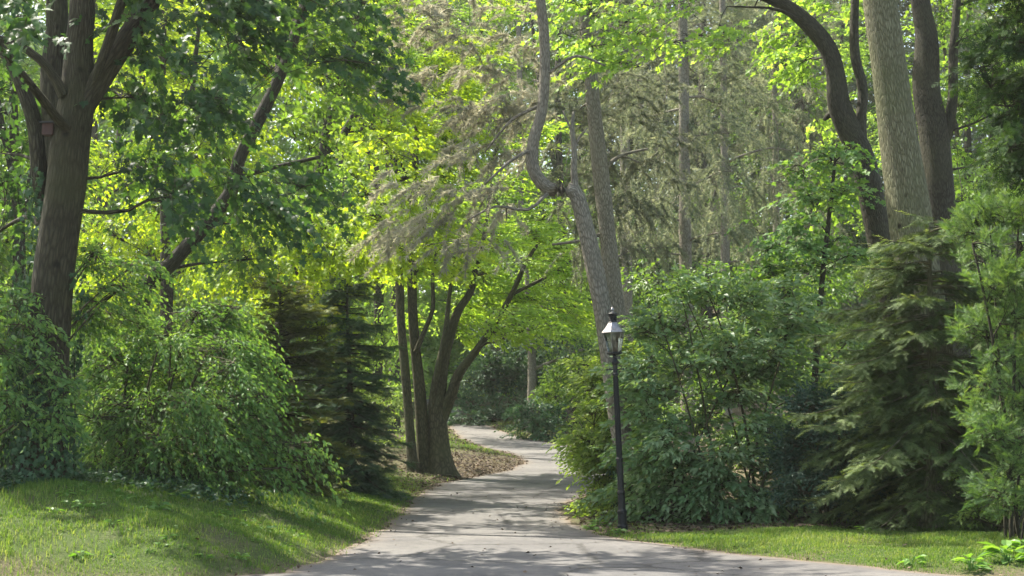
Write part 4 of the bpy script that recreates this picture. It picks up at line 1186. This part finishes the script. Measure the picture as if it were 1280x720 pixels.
ivy_trunk('ivy climbing the foot of the big forked tree', stem_pts([(52, 560, 74), (60, 430, 66), (66, 350, 60)], 20.), 3600)
ivy_trunk('ivy on the thin second stem left of the big forked trunk', stem_pts([(30, 560, 40, .9), (44, 400, 30, .7), (55, 290, 26, .6), (50, 215, 24, .6)], 20.), 2400)
ivy_trunk('dark ivy wrapped round the base of the leaning pine behind the lamp', stem_pts([(799, 655, 36), (790, 600, 33), (783, 560, 31)], 25.4), 700)


# nest box
def nest_box():
    p = at(61, 162, 19.85)
    root = thing('nest_box', 'small reddish nest box with a dark roof on the left tree fork', 'nest box', p)
    g = Geo()

    def cub(g, c, s):
        v = np.array([[i, j, k] for i in (-1, 1) for j in (-1, 1) for k in (-1, 1)]) * np.array(s) / 2 + np.array(c)
        g.add(v, [np.array([[0, 1, 3, 2], [4, 6, 7, 5], [0, 4, 5, 1], [2, 3, 7, 6], [0, 2, 6, 4], [1, 5, 7, 3]])])
    cub(g, (0, 0, 0), (.15, .14, .17))
    o = g.build('box', plain('reddish_wood', (.050, .020, .014), .7, 0, .3, .3, 12)); o.parent = root
    g = Geo(); cub(g, (0, -.02, .10), (.20, .20, .02))
    o = g.build('roof', plain('dark_roof_felt', (.03, .03, .032), .8)); o.parent = root; o.rotation_euler = (.12, 0, 0)
    g = Geo(); cub(g, (0, .085, .0), (.05, .025, .30))
    o = g.build('mounting_strip', M['barkdark']); o.parent = root


nest_box()


# broad-leaved weeds on the verges
def weed(label, x, y, n, size, group, tint=.5, upright=.5):
    z = float(H(x, y))
    rs = np.random.RandomState(int(abs(x * 100 + y * 37)))
    root = thing('weed', label, 'weed', (x, y, z), group)
    g, tg = Geo(), Geo()
    az = np.linspace(0, 6.28 * 2.4, n) + rs.uniform(-.4, .4, n)
    el = rs.uniform(.15, 1.0, n) * upright
    Y = np.stack([np.cos(az), np.sin(az), el * 1.4], 1)
    o = np.stack([.03 * np.cos(az), .03 * np.sin(az), rs.uniform(.0, size * upright, n)], 1) + np.array([x, y, z])
    L = size * rs.uniform(.3, .6, n)
    tip = o + nrm(Y) * L[:, None] * .6
    Z = UP + rs.randn(n, 3) * .3
    tubes(g, np.stack([o * [1, 1, 0] + UP * (z - .01), o, .5 * (o + tip) + UP * .01, tip], 1), np.tile([[.004, .004, .003, .003]], (n, 1)), 4)
    g.at = {'tint': [np.full(g.n, .4)]}
    place(g, 'oval', tip - nrm(Y) * .02, Y - UP * .25, Z, size * rs.uniform(.6, 1.1, n), np.clip(rs.normal(tint, .15, n), 0, 1))
    g.build('foliage', M['weed'], root)


def gpt(px, d):
    return (px - 640) / F * d, d


WR = [('bright broad-leaved weed at the right edge of the verge', 1250, 16.9, 24, .27), ('bright leafy weed near the verge tip, left of the biggest one', 1206, 16.6, 16, .22),
      ('bluish broad-leaved weed alone near the path on the right verge', 1132, 17.3, 10, .19), ('leafy weed overlapping the right frame edge', 1276, 17.5, 22, .26),
      ('small upright yellow-green weed in front of the dark low shrub', 1075, 21.6, 8, .12), ('weed clump at the foot of the lamp post', 772, 22.8, 14, .13),
      ('weed clump on the soil left of the lamp post', 737, 23.8, 16, .15), ('leafy weed behind the lamp post foot', 748, 24.6, 14, .16)]
for lab, px, d, n, s in WR:
    weed(lab, *gpt(px, d), n, s, None, .7, .55)
rw = np.random.RandomState(41)
for i in range(60):
    px, d = rw.uniform(60, 420), rw.uniform(16.3, 20.5)
    x, y = gpt(px, d)
    if tL(x, y) < .35:
        continue
    weed('small broad-leaved weed growing in the left grass bank', x, y, rw.randint(5, 13), rw.uniform(.05, .14), 'weeds in the left grass bank', .55, .5)


# ------------------------------------------------------------------ thin summer haze between the trees
def haze():
    m, nt, out = nodes('summer_haze')
    v = N(nt, 'ShaderNodeVolumeScatter')
    v.inputs['Color'].default_value = (.97, 1., .95, 1)
    v.inputs['Density'].default_value = .00030
    v.inputs['Anisotropy'].default_value = .35
    nt.links.new(v.outputs[0], out.inputs['Volume'])
    x0, x1, y0, y1, z0, z1 = -160, 160, -60, 300, -6, 46
    V = [(x, y, z) for x in (x0, x1) for y in (y0, y1) for z in (z0, z1)]
    o = link_mesh('haze', V, [np.array([[0, 1, 3, 2], [4, 6, 7, 5], [0, 4, 5, 1], [2, 3, 7, 6], [0, 2, 6, 4], [1, 5, 7, 3]])], m)
    tag(o, 'thin pale summer haze hanging between the trees', 'haze', kind='stuff')


haze()

# ================================================================== LIGHT, SKY, CAMERA
SUN_AZ, SUN_EL = math.radians(-52), math.radians(54)      # measured from the view direction, negative = left
w = bpy.data.worlds.new('World')
bpy.context.scene.world = w
w.use_nodes = True
nt = w.node_tree
bg = nt.nodes['Background']
sky = nt.nodes.new('ShaderNodeTexSky')
sky.sky_type = 'NISHITA'; sky.sun_disc = False
sky.sun_elevation = SUN_EL; sky.sun_rotation = SUN_AZ
sky.air_density = 1.0; sky.dust_density = 2.0
wb = nt.nodes.new('ShaderNodeMix'); wb.data_type = 'RGBA'; wb.blend_type = 'MULTIPLY'
wb.inputs[0].default_value = 1.
nt.links.new(sky.outputs[0], wb.inputs[6]); wb.inputs[7].default_value = (1.15, 1.05, .88, 1)     # white balance for open shade
nt.links.new(wb.outputs[2], bg.inputs[0])
bg.inputs[1].default_value = .15
sd = np.array([math.sin(SUN_AZ) * math.cos(SUN_EL), math.cos(SUN_AZ) * math.cos(SUN_EL), math.sin(SUN_EL)])
from mathutils import Vector
ld = bpy.data.lights.new('sun', 'SUN'); ld.energy = 4.2; ld.angle = math.radians(.53); ld.color = (1., .94, .82)
lo = bpy.data.objects.new('sun', ld); C.objects.link(lo)
lo.rotation_euler = Vector(sd).to_track_quat('Z', 'Y').to_euler(); lo.location = tuple(sd * 60)

cam = bpy.data.cameras.new('camera'); cam.lens = 50; cam.sensor_width = 36
cam.clip_end = 3000
cam.dof.use_dof = True; cam.dof.focus_distance = 23.; cam.dof.aperture_fstop = 3.2
co = bpy.data.objects.new('camera', cam); C.objects.link(co)
co.location = (0, 0, EYE); co.rotation_euler = (math.pi / 2 + PITCH, 0, 0)
sc = bpy.context.scene
sc.camera = co
sc.render.engine = 'CYCLES'
sc.view_settings.view_transform = 'Standard'; sc.view_settings.look = 'None'; sc.view_settings.exposure = 0; sc.view_settings.gamma = 1
cy = sc.cycles
cy.film_exposure = 3.55
cy.volume_bounces = 0; cy.max_bounces = 12; cy.diffuse_bounces = 6; cy.transmission_bounces = 10; cy.glossy_bounces = 2; cy.transparent_max_bounces = 8
cy.sample_clamp_indirect = 6; cy.caustics_reflective = False; cy.caustics_refractive = False
try:
    cy.use_denoising = True
    cy.denoiser = 'OPENIMAGEDENOISE'
    cy.denoising_input_passes = 'RGB_ALBEDO_NORMAL'
except Exception as e:
    print('no denoiser', e)
print('VERTS', sum(len(o.data.vertices) for o in sc.objects if o.type == 'MESH'))
